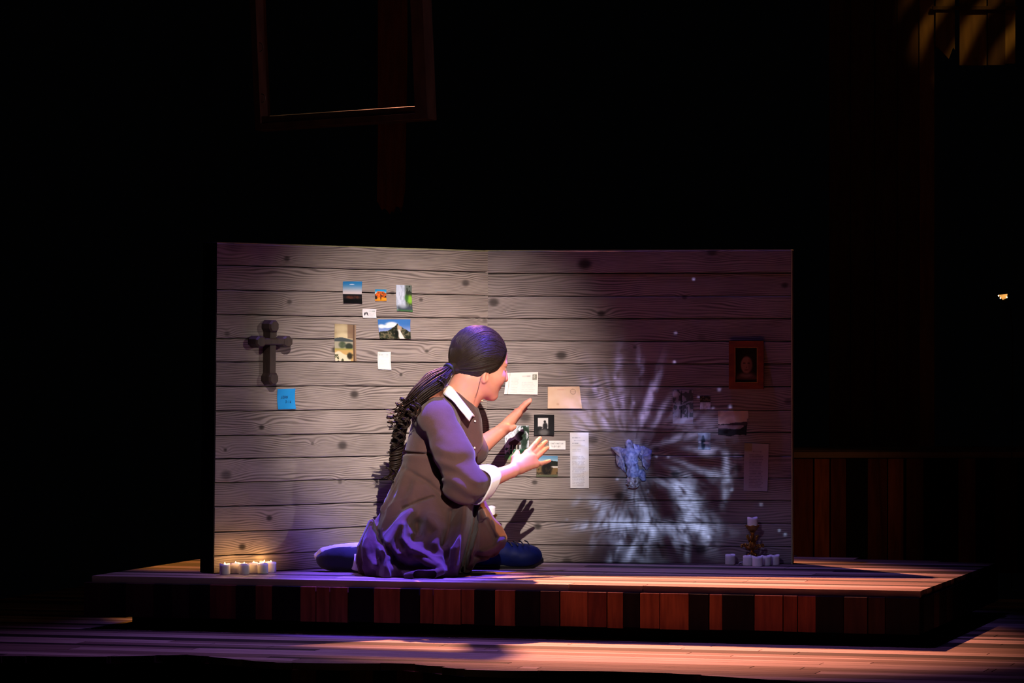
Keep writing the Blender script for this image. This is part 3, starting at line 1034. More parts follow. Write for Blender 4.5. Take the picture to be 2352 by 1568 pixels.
# ------------------------------------------------------------------ the wooden cross on the left flat
M_cross = mat_noise('cross_wood', (52, 38, 33), (66, 50, 43), 12, 0.55, stretch=(5, 5, 1))
cs, ct = PL.at(618, 784, 0.03)
cr = empty('wall_cross', mw=PL.M @ Matrix.Translation((cs, -0.012, ct)))
tag(cr, 'dark brown wooden cross with flared ends on the left flat', 'cross')
zt_ = PL.at(618, 733, 0.03)[1] - ct
zb_ = PL.at(615, 885, 0.03)[1] - ct
xl_ = PL.at(574, 783, 0.03)[0] - cs
xr_ = PL.at(663, 783, 0.03)[0] - cs
hw = 0.0112


def hexa(c, r, ax, flare):
    """lobed end of a cross arm: an octagonal block, pointed outwards along ax"""
    o_ = []
    pr = [(-1.1, .62), (-.45, 1.0), (.35, 1.0), (1.0, .42)]
    pts_ = pr + [(a_, -b_) for a_, b_ in pr[::-1]]
    for a_, b_ in pts_:
        p = np.array([a_ * ax[0] - b_ * ax[1], a_ * ax[1] + b_ * ax[0]]) * r * flare
        o_.append((c[0] + p[0], c[1] + p[1]))
    return o_[::-1]


def bev_prism(poly, y0, y1, ch):
    c = np.mean(poly, 0)
    n = len(poly)
    inn = [(c[0] + (p[0] - c[0]) * (1 - ch), c[1] + (p[1] - c[1]) * (1 - ch)) for p in poly]
    v = [(p[0], y1, p[1]) for p in poly] + [(p[0], y0 + 0.006, p[1]) for p in poly] + [(p[0], y0, p[1]) for p in inn]
    f = [tuple(range(2 * n, 3 * n))[::-1], tuple(range(n))]
    for r_ in (0, n):
        for i_ in range(n):
            j_ = (i_ + 1) % n
            f.append((r_ + i_, r_ + j_, r_ + n + j_, r_ + n + i_))
    return MB().add(v, f)


MB().box((-hw, -0.042, zb_ + 0.02), (hw, 0.0, zt_ - 0.02), 0.004).ob('upright', M_cross, cr)
MB().box((xl_ + 0.02, -0.050, -hw), (xr_ - 0.02, -0.002, hw), 0.004).ob('crossbar', M_cross, cr)
for c_, ax_ in (((0, zt_ - 0.021), (0, 1)), ((0, zb_ + 0.021), (0, -1)), ((xl_ + 0.022, 0), (-1, 0)), ((xr_ - 0.022, 0), (1, 0))):
    bev_prism(hexa(c_, 0.0185, ax_, 1.0), -0.052, -0.001, 0.25).ob('finial', M_cross, cr)

# ------------------------------------------------------------------ framed portrait on the right flat
M_frame = mat_noise('frame_wood', (104, 42, 16), (126, 54, 20), 8, 0.45, stretch=(3, 3, 8))
M_gold_lip = mat_noise('frame_gold_lip', (170, 120, 60), (196, 146, 80), 40, 0.4, 0.5)
s0, t1 = PR.at(1674, 783, 0.03)
s1, t0 = PR.at(1754, 893, 0.03)
s0b = PR.at(1672, 893, 0.03)[0]
fw, fh, fb_ = s1 - s0, t1 - t0, 0.0205
fr = empty('picture_frame', mw=PR.M @ Matrix.Translation(((s0 + s1) / 2, -0.0125, (t0 + t1) / 2)))
tag(fr, 'dark portrait in a reddish brown wooden frame on the right flat', 'picture frame')
hx, hz = fw / 2, fh / 2


def bar(p):
    return MB().prism(p, -0.022, 0.0)


bar([(-hx, -hz), (hx, -hz), (hx - fb_, -hz + fb_), (-hx + fb_, -hz + fb_)]).ob('frame_bar', M_frame, fr)
bar([(hx, -hz), (hx, hz), (hx - fb_, hz - fb_), (hx - fb_, -hz + fb_)]).ob('frame_bar', M_frame, fr)
bar([(hx, hz), (-hx, hz), (-hx + fb_, hz - fb_), (hx - fb_, hz - fb_)]).ob('frame_bar', M_frame, fr)
bar([(-hx, hz), (-hx, -hz), (-hx + fb_, -hz + fb_), (-hx + fb_, hz - fb_)]).ob('frame_bar', M_frame, fr)
lip = MB()
ix, iz = hx - fb_, hz - fb_
for lo_, hi_ in (((-ix, -.0225, -iz), (ix, -.018, -iz + .002)), ((-ix, -.0225, iz - .002), (ix, -.018, iz)), ((-ix, -.0225, -iz), (-ix + .002, -.018, iz)), ((ix - .002, -.0225, -iz), (ix, -.018, iz))):
    lip.box(lo_, hi_)
lip.ob('gold_lip', M_gold_lip, fr)
me, c2, _ = print_mesh(PR, rect(1689, 797, 1741, 878), p_portrait, off=0.02, curl=0.0)
po = ob('portrait_print', me, M_print, fr)
po.location = (0, -0.006, 0)
po.scale = (ix * 2 / (PR.at(1741, 797, .02)[0] - PR.at(1689, 797, .02)[0]), 1, iz * 2 / (PR.at(1689, 797, .02)[1] - PR.at(1689, 878, .02)[1]))

# ------------------------------------------------------------------ signed-distance modelling
def s_cap(P, a, b, ra, rb):
    a, b = np.asarray(a, np.float32), np.asarray(b, np.float32)
    ba = b - a
    h = np.clip((P - a) @ ba / max(float(ba @ ba), 1e-9), 0, 1)
    q = P - a - h[:, None] * ba
    return np.sqrt((q * q).sum(1)) - (ra + (rb - ra) * h)


def s_ell(P, c, r, R=None):
    q = P - np.asarray(c, np.float32)
    if R is not None:
        q = q @ np.asarray(R, np.float32)
    r = np.asarray(r, np.float32)
    k0 = np.sqrt(((q / r) ** 2).sum(1)) + 1e-9
    k1 = np.sqrt(((q / (r * r)) ** 2).sum(1)) + 1e-9
    return k0 * (k0 - 1) / k1


def smin(a, b, k):
    h = np.clip(0.5 + 0.5 * (b - a) / k, 0, 1)
    return b + (a - b) * h - k * h * (1 - h)


def smax(a, b, k):
    return -smin(-a, -b, k)


_tab = np.random.default_rng(11).random((32, 32, 32)).astype(np.float32)


def n3(P, s):
    q = P * s
    i = np.floor(q).astype(np.int32)
    f = q - i
    f = f * f * (3 - 2 * f)
    i &= 31
    j = (i + 1) & 31
    x0, y0, z0 = i.T
    x1, y1, z1 = j.T
    fx, fy, fz = f.T
    a = (_tab[x0, y0, z0] * (1 - fx) + _tab[x1, y0, z0] * fx) * (1 - fy) + (_tab[x0, y1, z0] * (1 - fx) + _tab[x1, y1, z0] * fx) * fy
    b = (_tab[x0, y0, z1] * (1 - fx) + _tab[x1, y0, z1] * fx) * (1 - fy) + (_tab[x0, y1, z1] * (1 - fx) + _tab[x1, y1, z1] * fx) * fy
    return a * (1 - fz) + b * fz - 0.5


def isosurf(f, lo, hi, h):
    """surface nets over a sparse narrow band"""
    lo = np.asarray(lo, np.float64)
    n = (np.ceil((np.asarray(hi) - lo) / h / 4).astype(int) + 1) * 4
    ax = [(lo[k] + h * np.arange(n[k])).astype(np.float32) for k in range(3)]
    ca = [a[::4] + 1.5 * h for a in ax]
    cg = np.stack(np.meshgrid(*ca, indexing='ij'), -1).reshape(-1, 3)
    cv = np.concatenate([f(c) for c in np.array_split(cg, max(1, len(cg) // 400000))]).astype(np.float32)
    cv = cv.reshape([len(c) for c in ca])
    fld = np.repeat(np.repeat(np.repeat(cv, 4, 0), 4, 1), 4, 2)
    near = np.argwhere(np.abs(cv) < h * 9.0)
    off = np.stack(np.meshgrid(*[np.arange(4)] * 3, indexing='ij'), -1).reshape(-1, 3)
    for ch in np.array_split(near, max(1, len(near) // 6000)):
        ijk = (ch[:, None, :] * 4 + off[None]).reshape(-1, 3)
        P = np.stack([ax[k][ijk[:, k]] for k in range(3)], -1)
        fld[ijk[:, 0], ijk[:, 1], ijk[:, 2]] = f(P)
    s = fld < 0
    c = [s[i:s.shape[0] - 1 + i, j:s.shape[1] - 1 + j, k:s.shape[2] - 1 + k] for i in (0, 1) for j in (0, 1) for k in (0, 1)]
    anyc = c[0].copy()
    allc = c[0].copy()
    for q in c[1:]:
        anyc |= q
        allc &= q
    mixed = anyc & ~allc
    cells = np.argwhere(mixed)
    vid = np.full(mixed.shape, -1, np.int32)
    vid[mixed] = np.arange(len(cells))
    cor = np.array([(i, j, k) for i in (0, 1) for j in (0, 1) for k in (0, 1)])
    val = np.stack([fld[cells[:, 0] + a, cells[:, 1] + b, cells[:, 2] + d] for a, b, d in cor], 1)
    acc = np.zeros((len(cells), 3))
    cnt = np.zeros(len(cells))
    for a in range(8):
        for b in range(a + 1, 8):
            if np.abs(cor[a] - cor[b]).sum() != 1:
                continue
            m_ = (val[:, a] < 0) != (val[:, b] < 0)
            t = val[m_, a] / (val[m_, a] - val[m_, b])
            acc[m_] += cor[a] + t[:, None] * (cor[b] - cor[a])
            cnt[m_] += 1
    verts = lo + h * (cells + acc / cnt[:, None])
    quads = []
    for d in range(3):
        o1, o2 = [(1, 2), (2, 0), (0, 1)][d]
        sl0 = [slice(None)] * 3
        sl1 = [slice(None)] * 3
        sl0[d], sl1[d] = slice(0, -1), slice(1, None)
        e = s[tuple(sl0)] != s[tuple(sl1)]
        idx = np.argwhere(e)
        ok = (idx[:, o1] > 0) & (idx[:, o2] > 0) & (idx[:, o1] < s.shape[o1] - 1) & (idx[:, o2] < s.shape[o2] - 1)
        idx = idx[ok]
        q = []
        for da, db in ((1, 1), (0, 1), (0, 0), (1, 0)):
            g = idx.copy()
            g[:, o1] -= da
            g[:, o2] -= db
            q.append(vid[g[:, 0], g[:, 1], g[:, 2]])
        q = np.stack(q, 1)
        flip = ~s[idx[:, 0], idx[:, 1], idx[:, 2]]
        q[flip] = q[flip][:, ::-1]
        quads.append(q)
    return verts, np.concatenate(quads)


def sdf_ob(name, f, lo, hi, h, mat, parent=None, shift=(0, 0, 0), **kw):
    v, q = isosurf(f, lo, hi, h)
    return ob(name, mesh_from(name, v - np.asarray(shift), q, True), mat, parent, **kw)


# ------------------------------------------------------------------ angel figure on the right flat
M_angel = mat_noise('angel_plaster_blue', (150, 158, 196), (88, 100, 150), 90, 0.6, bstr=0.4, bdist=0.002)
M_angel2 = mat_noise('angel_plaster_pale', (182, 186, 214), (126, 134, 180), 90, 0.6, bstr=0.5, bdist=0.002)
M_angel3 = mat_noise('angel_stone_head', (190, 186, 190), (96, 92, 92), 120, 0.7, bstr=0.6, bdist=0.003)
as_, at_ = PR.at(1455, 1064)
ang = empty('angel_figure', mw=PR.M @ Matrix.Translation((as_, -0.012, at_)))
tag(ang, 'blue draped angel figure with crumpled wings hanging on the right flat', 'sculpture')
K = 1.46e-3


def ap(px, py, y):
    return np.array([(px - 1455) * K, -y, -(py - 1064) * K])


def f_body(P):
    d = s_cap(P, ap(1452, 1046, .03), ap(1458, 1090, .025), .020, .022)
    d = smin(d, s_cap(P, ap(1449, 1018, .036), ap(1448, 1022, .036), .0095, .010), .006)
    d = smin(d, s_cap(P, ap(1450, 1033, .034), ap(1451, 1046, .034), .013, .018), .01)
    d = smin(d, s_cap(P, ap(1436, 1038, .028), ap(1468, 1036, .028), .011, .011), .012)
    d = smin(d, s_cap(P, ap(1444, 1060, .045), ap(1462, 1062, .045), .007, .007), .008)
    d = smin(d, s_cap(P, ap(1478, 1085, .02), ap(1480, 1098, .015), .012, .008), .01)
    return d + .006 * n3(P, 90) + .004 * n3(P, 200)


sdf_ob('figure', f_body, (-.06, -.075, -.085), (.06, .005, .08), .0025, M_angel, ang)
hood = MB()


def f_hood(P):
    d = s_ell(P, ap(1448, 1018, .034), (.013, .014, .016))
    d = smax(d, -s_ell(P, ap(1449, 1021, .050), (.008, .012, .010)), .003)
    return d + .002 * n3(P, 260)


sdf_ob('hood', f_hood, (-.04, -.07, .03), (.03, .0, .11), .0018, M_angel2, ang)


def f_orb(P):
    d = s_ell(P, ap(1457, 1104, .028), (.024, .024, .024))
    return d + .008 * n3(P, 150) * (P[:, 2] < -.055) + .004 * n3(P, 300)


sdf_ob('stone_head', f_orb, (-.04, -.07, -.11), (.05, .005, -.02), .0022, M_angel3, ang)


def wing(name, outline, seed):
    """crumpled cloth-like wing: an outline filled with folds, with thickness"""
    oc = np.array([ap(x, y, 0)[[0, 2]] for x, y in outline])
    c = oc.mean(0)
    n, rings = len(oc) * 4, 9
    tt = np.linspace(0, len(oc), n, endpoint=False)
    oc2 = np.stack([np.interp(tt, np.arange(len(oc) + 1), np.append(oc[:, k], oc[0, k])) for k in range(2)], 1)
    v, f = [], []
    for r in range(rings + 1):
        k = r / rings
        q = c + (oc2 - c) * k
        for i_ in range(n):
            fold = 0.012 * math.sin(i_ / n * 2 * math.pi * 4 + seed) * k + 0.005 * math.sin(i_ / n * 2 * math.pi * 11 + k * 6) * k
            v.append((q[i_, 0], -0.030 + 0.016 * k * k - fold, q[i_, 1]))
    for r in range(rings):
        for i_ in range(n):
            j_ = (i_ + 1) % n
            f.append((r * n + i_, r * n + j_, (r + 1) * n + j_, (r + 1) * n + i_))
    o = MB().add(v, f).ob(name, M_angel2, ang, smooth=True)
    sm = o.modifiers.new('thick', 'SOLIDIFY')
    sm.thickness = 0.004
    sm.offset = -1
    return o


wing('wing', [(1404, 1027), (1422, 1024), (1436, 1030), (1447, 1034), (1444, 1052), (1438, 1064), (1438, 1086), (1428, 1078), (1418, 1064), (1414, 1040)], 0.4)
wing('wing', [(1456, 1017), (1466, 1020), (1471, 1024), (1480, 1022), (1499, 1033), (1499, 1050), (1496, 1068), (1489, 1079), (1482, 1070), (1474, 1056), (1460, 1040)], 2.1)

# ------------------------------------------------------------------ candles
M_wax = mat_noise('candle_wax', (232, 226, 226), (244, 240, 240), 40, 0.5, spec=0.3)
M_wick = mat_noise('wick', (150, 140, 150), (180, 170, 180), 40, 0.8)
M_flame, t_, p_ = new_mat('led_flame')
p_.inputs['Base Color'].default_value = (1, .8, .5, 1)
p_.inputs['Emission Color'].default_value = (1, .62, .25, 1)
nz = t_.noise(t_.node('ShaderNodeTexCoord').outputs['Object'], 80, 1)
t_.put(p_.inputs['Emission Strength'], t_.m('MULTIPLY_ADD', nz, 2.0, 5.0))


def candle_mesh(ph):
    prof = [(.0165, 0), (.0172, .003), (.0172, .026), (.0172, .0335), (.0155, .0335), (.011, .0295), (.004, .0275)]

    def wob(i_, a, r, z):
        if i_ >= 3:
            k = 1.0 if i_ < 5 else 0.35
            z += k * .0022 * math.sin(2 * a + ph)
        return r, z
    return MB().lathe(prof, 22, wob=wob).mesh('wax', True)


wax = [candle_mesh(q) for q in (0.3, 1.7, 3.4)]
flame_me = MB().lathe([(.0012, 0), (.0030, .003), (.0033, .006), (.0022, .0095), (.0006, .0125)], 10).mesh('flame', True)
wick_me = MB().tube([(0, 0, 0), (.0004, 0, .004), (.0012, .0004, .0075)], .0011, 6).mesh('wick', True)


def candle(loc, rot, kind, lit, label, group, light=True):
    c = empty('candle', loc)
    tag(c, label, 'candle', group)
    o = ob('wax', wax[kind], M_wax, c)
    o.rotation_euler = (0, 0, rot)
    if lit:
        fl = ob('flame', flame_me, M_flame, c)
        fl.location = (0, 0, .0265)
        if light:
            l = bpy.data.lights.new('candle_glow', 'POINT')
            l.energy = 0.055
            l.color = (1, .50, .14)
            l.shadow_soft_size = .004
            lo = bpy.data.objects.new('candle_glow', l)
            COL.objects.link(lo)
            lo.parent = c
            lo.location = (0, 0, .046)
    else:
        wk = ob('wick', wick_me, M_wick, c)
        wk.location = (0, 0, .0268)
    return c


def on_floor(px, py_bottom):
    g = G(px, py_bottom)
    return (g[0], g[1] + .0165, 0)


lab = ['lit white candle at the left end of the left candle row', 'second lit candle from the left in the left row', 'third lit candle from the left, standing forward, in the left row',
       'fourth lit candle from the left in the left row', 'front lit candle of the overlapping pair near the right of the left row', 'lit candle hidden behind the front one in the left row', 'lit candle at the right end of the left candle row']
for k, (x, y) in enumerate([(515.5, 1319.3), (540.5, 1317.4), (560, 1319), (582, 1316.5), (603, 1317.6), (605, 1315.2), (621.5, 1314.9)]):
    loc = on_floor(x, y)
    if k == 5:
        loc = (loc[0], loc[1] + .03, 0)
    candle(loc, k * 1.3, k % 3, True, lab[k], 'lit candles at the foot of the left flat')
lab = ['unlit white candle standing alone left of the candlestick', 'left candle of the unlit cluster before the candlestick', 'front middle candle of the unlit cluster before the candlestick',
       'third candle of the unlit cluster before the candlestick', 'rightmost unlit candle near the right flat edge']
for k, (x, y) in enumerate([(1678, 1296.6), (1719, 1299.2), (1740.5, 1301), (1760.5, 1299.2), (1779.5, 1297.8)]):
    candle(on_floor(x, y), k * 0.9 + 1.0, (k + 1) % 3, False, lab[k], 'unlit candles at the foot of the right flat')
M_cord = mat_noise('cord', (170, 160, 165), (190, 180, 185), 60, 0.7)
g = G(1703, 1297.5)
MBc = MB().tube([(g[0] + .012 * math.sin(q) * (1 - q / 14), g[1] - .006 * q / 6 + .01, .003 + .007 * abs(math.sin(q * .7))) for q in np.linspace(0, 6, 20)], .0022, 6)
tag(MBc.ob('power_cable', M_cord, smooth=True, shift=(g[0], g[1], 0), loc=(g[0], g[1], 0)), 'short pale cord lying beside the unlit candle cluster', 'cord')

# ------------------------------------------------------------------ ornate gold candlesticks
M_gold = mat_noise('old_gold', (196, 150, 70), (150, 104, 40), 60, 0.32, 0.9, bstr=0.3, bdist=0.002)


def candlestick(loc, label):
    r = empty('candlestick', loc)
    tag(r, label, 'candlestick', 'ornate gold candlesticks')
    MB().lathe([(.030, 0), (.031, .003), (.024, .008), (.014, .016), (.008, .024)], 20).ob('base', M_gold, r, smooth=True)
    MB().lathe([(.006, .02), (.005, .032), (.009, .038), (.006, .044), (.0055, .055), (.010, .064), (.0125, .072), (.009, .082), (.006, .09), (.006, .105), (.009, .112)], 16).ob('stem', M_gold, r, smooth=True)
    for k in range(6):
        a = k * math.pi / 3 + .2
        c, s = math.cos(a), math.sin(a)
        pts = [(c * q, s * q, z) for q, z in ((.006, .052), (.016, .054), (.026, .062), (.033, .070), (.038, .068), (.037, .062))]
        mb = MB().tube(pts, [.003, .0035, .003, .003, .0035, .002], 6)
        mb.lathe([(.001, -.005), (.0045, -.002), (.005, .001), (.002, .005)], 8, c=(c * .037, s * .037, .0625))
        mb.lathe([(.001, -.004), (.0035, 0), (.001, .005)], 8, c=(c * .022, s * .022, .066))
        mb.tube([(c * .010, s * .010, .078), (c * .017, s * .017, .090), (c * .020, s * .020, .098), (c * .016, s * .016, .101)], [.003, .003, .0028, .0015], 6)
        mb.tube([(c * .008, s * .008, .040), (c * .015, s * .015, .034), (c * .016, s * .016, .028)], [.003, .003, .0018], 6)
        mb.ob('leaf_scroll', M_gold, r, smooth=True)

    def scal(i_, a, rr, z):
        return rr * (1 + (.06 * math.cos(8 * a) if i_ >= 2 else 0)), z + (.002 * math.cos(8 * a) if 2 <= i_ <= 3 else 0)
    MB().lathe([(.007, .108), (.016, .118), (.0245, .130), (.026, .133), (.0235, .1315), (.019, .126), (.01, .1255)], 32, wob=scal).ob('cup', M_gold, r, smooth=True)
    return r


g = G(1729, 1297.6)
c1 = (g[0], g[1] + .018, 0)
candlestick(c1, 'ornate gold candlestick behind the unlit candle cluster')
candle((c1[0], c1[1], .1258), .6, 1, False, 'unlit white candle on top of the right gold candlestick', 'candles on candlesticks')
c2_ = W(1126, 1191, 12.62)
c2_ = (c2_[0], 12.62, 0.0)
hz2 = W(1126, 1185.5, 12.62)[2] - .1258
st2 = empty('block', (0, 0, 0)) if False else None
candlestick((c2_[0], c2_[1], max(hz2, 0)), 'gold candlestick mostly hidden behind the kneeling figure')
candle((c2_[0], c2_[1], max(hz2, 0) + .1258), 2.2, 2, False, 'unlit white candle behind the kneeling figure, on the hidden candlestick', 'candles on candlesticks')

# ------------------------------------------------------------------ hanging window frame
M_hang = mat_noise('hung_frame_timber', (62, 46, 44), (84, 64, 60), 8, 0.6, stretch=(3, 3, 1))
M_hook = mat_noise('blackened_hook', (90, 90, 90), (130, 130, 128), 60, 0.4, 0.8)
R0 = W(982, 273, 13.4)
rot = Matrix.Rotation(math.radians(-17), 4, 'Z') @ Matrix.Rotation(math.radians(-2.6), 4, 'Y')
hf = empty('hanging_window_frame', mw=Matrix.Translation(R0) @ rot)
tag(hf, 'dark empty window frame hanging above the left flat', 'window frame')
FW, FHt, TH = 0.655, 1.15, 0.105
# local: x = 0 at the right outer edge, negative to the left
MB().box((-.046, 0, 0), (0, TH, FHt), .002).ob('stile', M_hang, hf)
MB().box((-FW, 0, 0), (-FW + .022, TH, FHt), .002).ob('stile', M_hang, hf)
MB().box((-FW + .022, 0, 0), (-.046, TH, .024), .002).ob('bottom_rail', M_hang, hf)
MB().box((-FW + .022, .012, .024), (-.046, TH, .050), .002).ob('sill', M_hang, hf)
MB().box((-FW + .022, 0, FHt - .05), (-.046, TH, FHt), .002).ob('top_rail', M_hang, hf)
for zz in (.115, .30):
    MB().tube([(-FW + .024 + .012 * math.sin(q), .02, zz + .016 * math.cos(q)) for q in np.linspace(-.4, 3.6, 12)], .0018, 6).ob('hook', M_hook, hf, smooth=True)
for xx in (-.06, -FW + .06):
    MB().tube([(xx, TH / 2, FHt), (xx, TH / 2, FHt + .6)], .002, 6).ob('hanging_wire', M_hook, hf)

# splintered plank hanging behind it
YP = 15.2
MP_h = mat_noise('hung_plank', (92, 52, 30), (116, 68, 40), 6, 0.7, stretch=(8, 8, 1))
prof_px = [(868, -120), (935, -120), (936, 100), (933, 300), (931, 430), (926, 470), (921, 487), (917, 476), (909, 474), (905, 490), (899, 484), (895, 492), (884, 478), (877, 482), (866, 462), (868, 300)]
hp = W(900, 300, YP)
poly = [((x - 900) * YP / F, -(y - 300) * YP / F) for x, y in prof_px][::-1]
o = MB().prism(poly, 0, .03).ob('hanging_plank', MP_h, loc=hp)
tag(o, 'splintered brown plank hanging behind the window frame', 'plank')
MB().tube([(0, .015, .7), (0, .015, 1.4)], .002, 6).ob('hanging_wire', M_hook, o)

# ------------------------------------------------------------------ broken plank wall at the back right
YW = 16.5
KW = YW / F
bw = empty('broken_plank_wall', (W(2200, 1100, YW)[0], YW, -H1))
tag(bw, 'tall broken plank wall in amber light at the top right', 'wall')
M_bw = [mat_noise('wall_plank_%d' % k, a_, b_, 5, 0.75, stretch=(8, 8, 1), per_object=0.4) for k, (a_, b_) in enumerate((((120, 84, 44), (146, 104, 56)), ((150, 112, 62), (176, 136, 80)), ((80, 50, 32), (100, 64, 40))))]
zb = -H1


def wplank(x0, x1, bot, mk, dy=0.0, jag=None):
    X0, X1 = (x0 - CX) * KW - bw.location[0], (x1 - CX) * KW - bw.location[0]
    top = CH - (-260 - CY) * KW - zb
    lowz = lambda y: max(CH - (y - CY) * KW - zb, 0.0)
    if jag:
        pts = [((x - CX) * KW - bw.location[0], lowz(y)) for x, y in jag]
    else:
        pts = [(X0, lowz(bot)), (X1, lowz(bot))]
    MB().prism(pts + [(X1, top), (X0, top)], dy, dy + .03).ob('plank', M_bw[mk], bw)


for k, (a_, b_) in enumerate([(1905, 1952), (1954, 2008), (2010, 2060), (2062, 2110)]):
    wplank(a_, b_, 3000, 2, .01 * (k % 2))
wplank(2112, 2146, 3000, 0, 0)
wplank(2148, 2192, 120, 0, -.02, jag=[(2148, 106), (2156, 112), (2178, 136), (2188, 110), (2192, 115)])
wplank(2204, 2266, 150, 0, .0)
wplank(2268, 2308, 150, 2, -.015)
wplank(2309, 2332, 146, 1, .0)
MB().box(((2140 - CX) * KW - bw.location[0], -.05, CH - (24 - CY) * KW - zb), ((2335 - CX) * KW - bw.location[0], -.022, CH - (16 - CY) * KW - zb)).ob('rail', M_bw[2], bw)

# small amber clip lamp far right
M_lampglow, t_, p_ = new_mat('lamp_glow')
p_.inputs['Base Color'].default_value = (1, .6, .2, 1)
p_.inputs['Emission Color'].default_value = (1, .45, .10, 1)
t_.put(p_.inputs['Emission Strength'], t_.m('MULTIPLY_ADD', t_.noise(t_.node('ShaderNodeTexCoord').outputs['Object'], 60, 2), 1.2, .15))
M_bulb, t_, p_ = new_mat('lamp_bulb')
p_.inputs['Emission Color'].default_value = (1, .8, .6, 1)
t_.put(p_.inputs['Emission Strength'], t_.m('MULTIPLY_ADD', t_.noise(t_.node('ShaderNodeTexCoord').outputs['Object'], 30, 1), 1.0, 2.0))
YL = 14.0
KL_ = YL / F
lp = W(2302, 682, YL)
lamp = empty('clip_lamp', (lp[0], YL, lp[2]))
tag(lamp, 'small glowing amber lamp in the dark at the far right', 'lamp')
q = lambda x, y, d=0.0: ((x - 2302) * KL_, d, -(y - 682) * KL_)
v = [q(2293, 677, -.012), q(2313, 675, -.012), q(2312, 684, -.012), q(2304, 688, -.012), q(2296, 680, -.012)]
v += [q(2295, 677, .02), q(2313, 675, .02), q(2312, 684, .02), q(2304, 688, .02), q(2297, 680, .02)]
MB().add(v, [(4, 3, 2, 1, 0), (5, 6, 7, 8, 9)] + [(i_, (i_ + 1) % 5, 5 + (i_ + 1) % 5, 5 + i_) for i_ in range(5)]).ob('shade', M_lampglow, lamp)
for bx, by in ((2292, 679), (2296.5, 684.5), (2311.5, 682.5)):
    MB().lathe([(.0008, -.003), (.0026, 0), (.0008, .003)], 8, c=q(bx, by, -.016)).ob('bulb', M_bulb, lamp, smooth=True)
MB().tube([q(2304, 688, 0), q(2312, 694, 0), q(2320, 702, 0), q(2330, 760, .05), q(2332, 1100, .1), (q(2332, 0)[0], .1, -lp[2] - H1)], .0025, 6).ob('stand', M_flatblack, lamp)

# amber breakup on the broken wall: a profile spot with diagonal bars
wl = spot('amber_gobo', (4.4, 8.0, 5.5), tuple(W(2255, 10, YW)), 520, (1.0, .62, .16), 4.6, .6, .02)
wl.data.use_nodes = True
t = NT(wl.data.node_tree)
em = wl.data.node_tree.nodes['Emission']
n = t.node('ShaderNodeTexCoord').outputs['Normal']
x, y, z = t.sep(n)
u = t.m('DIVIDE', x, z)
vv_ = t.m('DIVIDE', y, z)
nn = t.noise(t.comb(u, vv_, 0.0), 34, 2)
bars = t.m('SINE', t.m('ADD', t.m('ADD', t.m('MULTIPLY', u, 300), t.m('MULTIPLY', vv_, -210)), t.m('MULTIPLY', nn, 5.0)))
t.put(em.inputs['Strength'], t.smooth(bars, .05, .75, .02, 1.0))

# ------------------------------------------------------------------ video projector: pale burst of light on the right flat
pj = spot('video_projector', (0.55, 1.6, 2.3), tuple(PR.world(*PR.at(1500, 1050))), 13000, (1, 1, 1), 8.0, 0.05, 0.004)
bpy.context.view_layer.update()
inv = np.array(pj.matrix_world.inverted())


def puv(px, py):
    p = PR.world(*PR.at(px, py, .012), .012)
    q = inv[:3, :3] @ p + inv[:3, 3]
    return np.array([q[0] / q[2], q[1] / q[2]])


STROKES = [  # x0 y0 x1 y1 width(px) amplitude
    (1423, 815, 1420, 890, 13, .30), (1467, 812, 1470, 868, 9, .24), (1362, 872, 1389, 969, 17, .55), (1396, 878, 1420, 969, 9, .55), (1423, 888, 1433, 969, 7, .5),
    (1511, 866, 1484, 962, 8, .55), (1497, 888, 1466, 985, 7, .45), (1376, 945, 1405, 992, 8, .4), (1530, 930, 1500, 985, 9, .35), (1440, 900, 1445, 960, 50, .10),
    (1305, 935, 1345, 985, 24, .42), (1335, 905, 1352, 960, 16, .45), (1335, 1000, 1330, 1080, 26, .26), (1340, 870, 1372, 905, 12, .3), (1480, 930, 1474, 975, 5, .4), (1452, 925, 1454, 980, 4, .3),
    (1524, 1017, 1606, 994, 9, .42), (1560, 960, 1640, 985, 38, .22), (1589, 1030, 1655, 1040, 10, .42), (1667, 1046, 1671, 1092, 9, .5), (1671, 1092, 1662, 1152, 10, .4), (1556, 1060, 1650, 1096, 8, .36),
    (1610, 1000, 1622, 1028, 12, .45), (1540, 1075, 1600, 1105, 7, .22), (1640, 1090, 1660, 1105, 14, .35), (1690, 1050, 1684, 1100, 8, .12),
    (1521, 1107, 1582, 1120, 12, .62), (1570, 1118, 1590, 1170, 26, .75), (1590, 1165, 1618, 1228, 22, .72), (1558, 1125, 1574, 1190, 15, .55), (1572, 1190, 1566, 1232, 14, .5),
    (1458, 1140, 1490, 1186, 15, .60), (1488, 1180, 1498, 1222, 22, .66), (1362, 1150, 1390, 1186, 15, .50), (1330, 1146, 1318, 1154, 10, .35), (1390, 1160, 1440, 1200, 22, .36), (1440, 1158, 1450, 1190, 10, .35),
    (1330, 1206, 1440, 1204, 14, .52), (1430, 1206, 1620, 1216, 17, .50), (1437, 1213, 1404, 1282, 9, .62), (1477, 1219, 1437, 1290, 10, .62), (1502, 1215, 1482, 1262, 9, .35), (1574, 1213, 1578, 1275, 7, .42),
    (1540, 1216, 1556, 1256, 9, .32), (1380, 1208, 1366, 1250, 10, .34), (1350, 1206, 1318, 1216, 10, .34), (1412, 1215, 1420, 1240, 30, .25), (1600, 1216, 1630, 1240, 16, .32), (1640, 1190, 1654, 1222, 12, .18), (1420, 1265, 1500, 1290, 26, .16), (1452, 1030, 1456, 1095, 34, .42)]
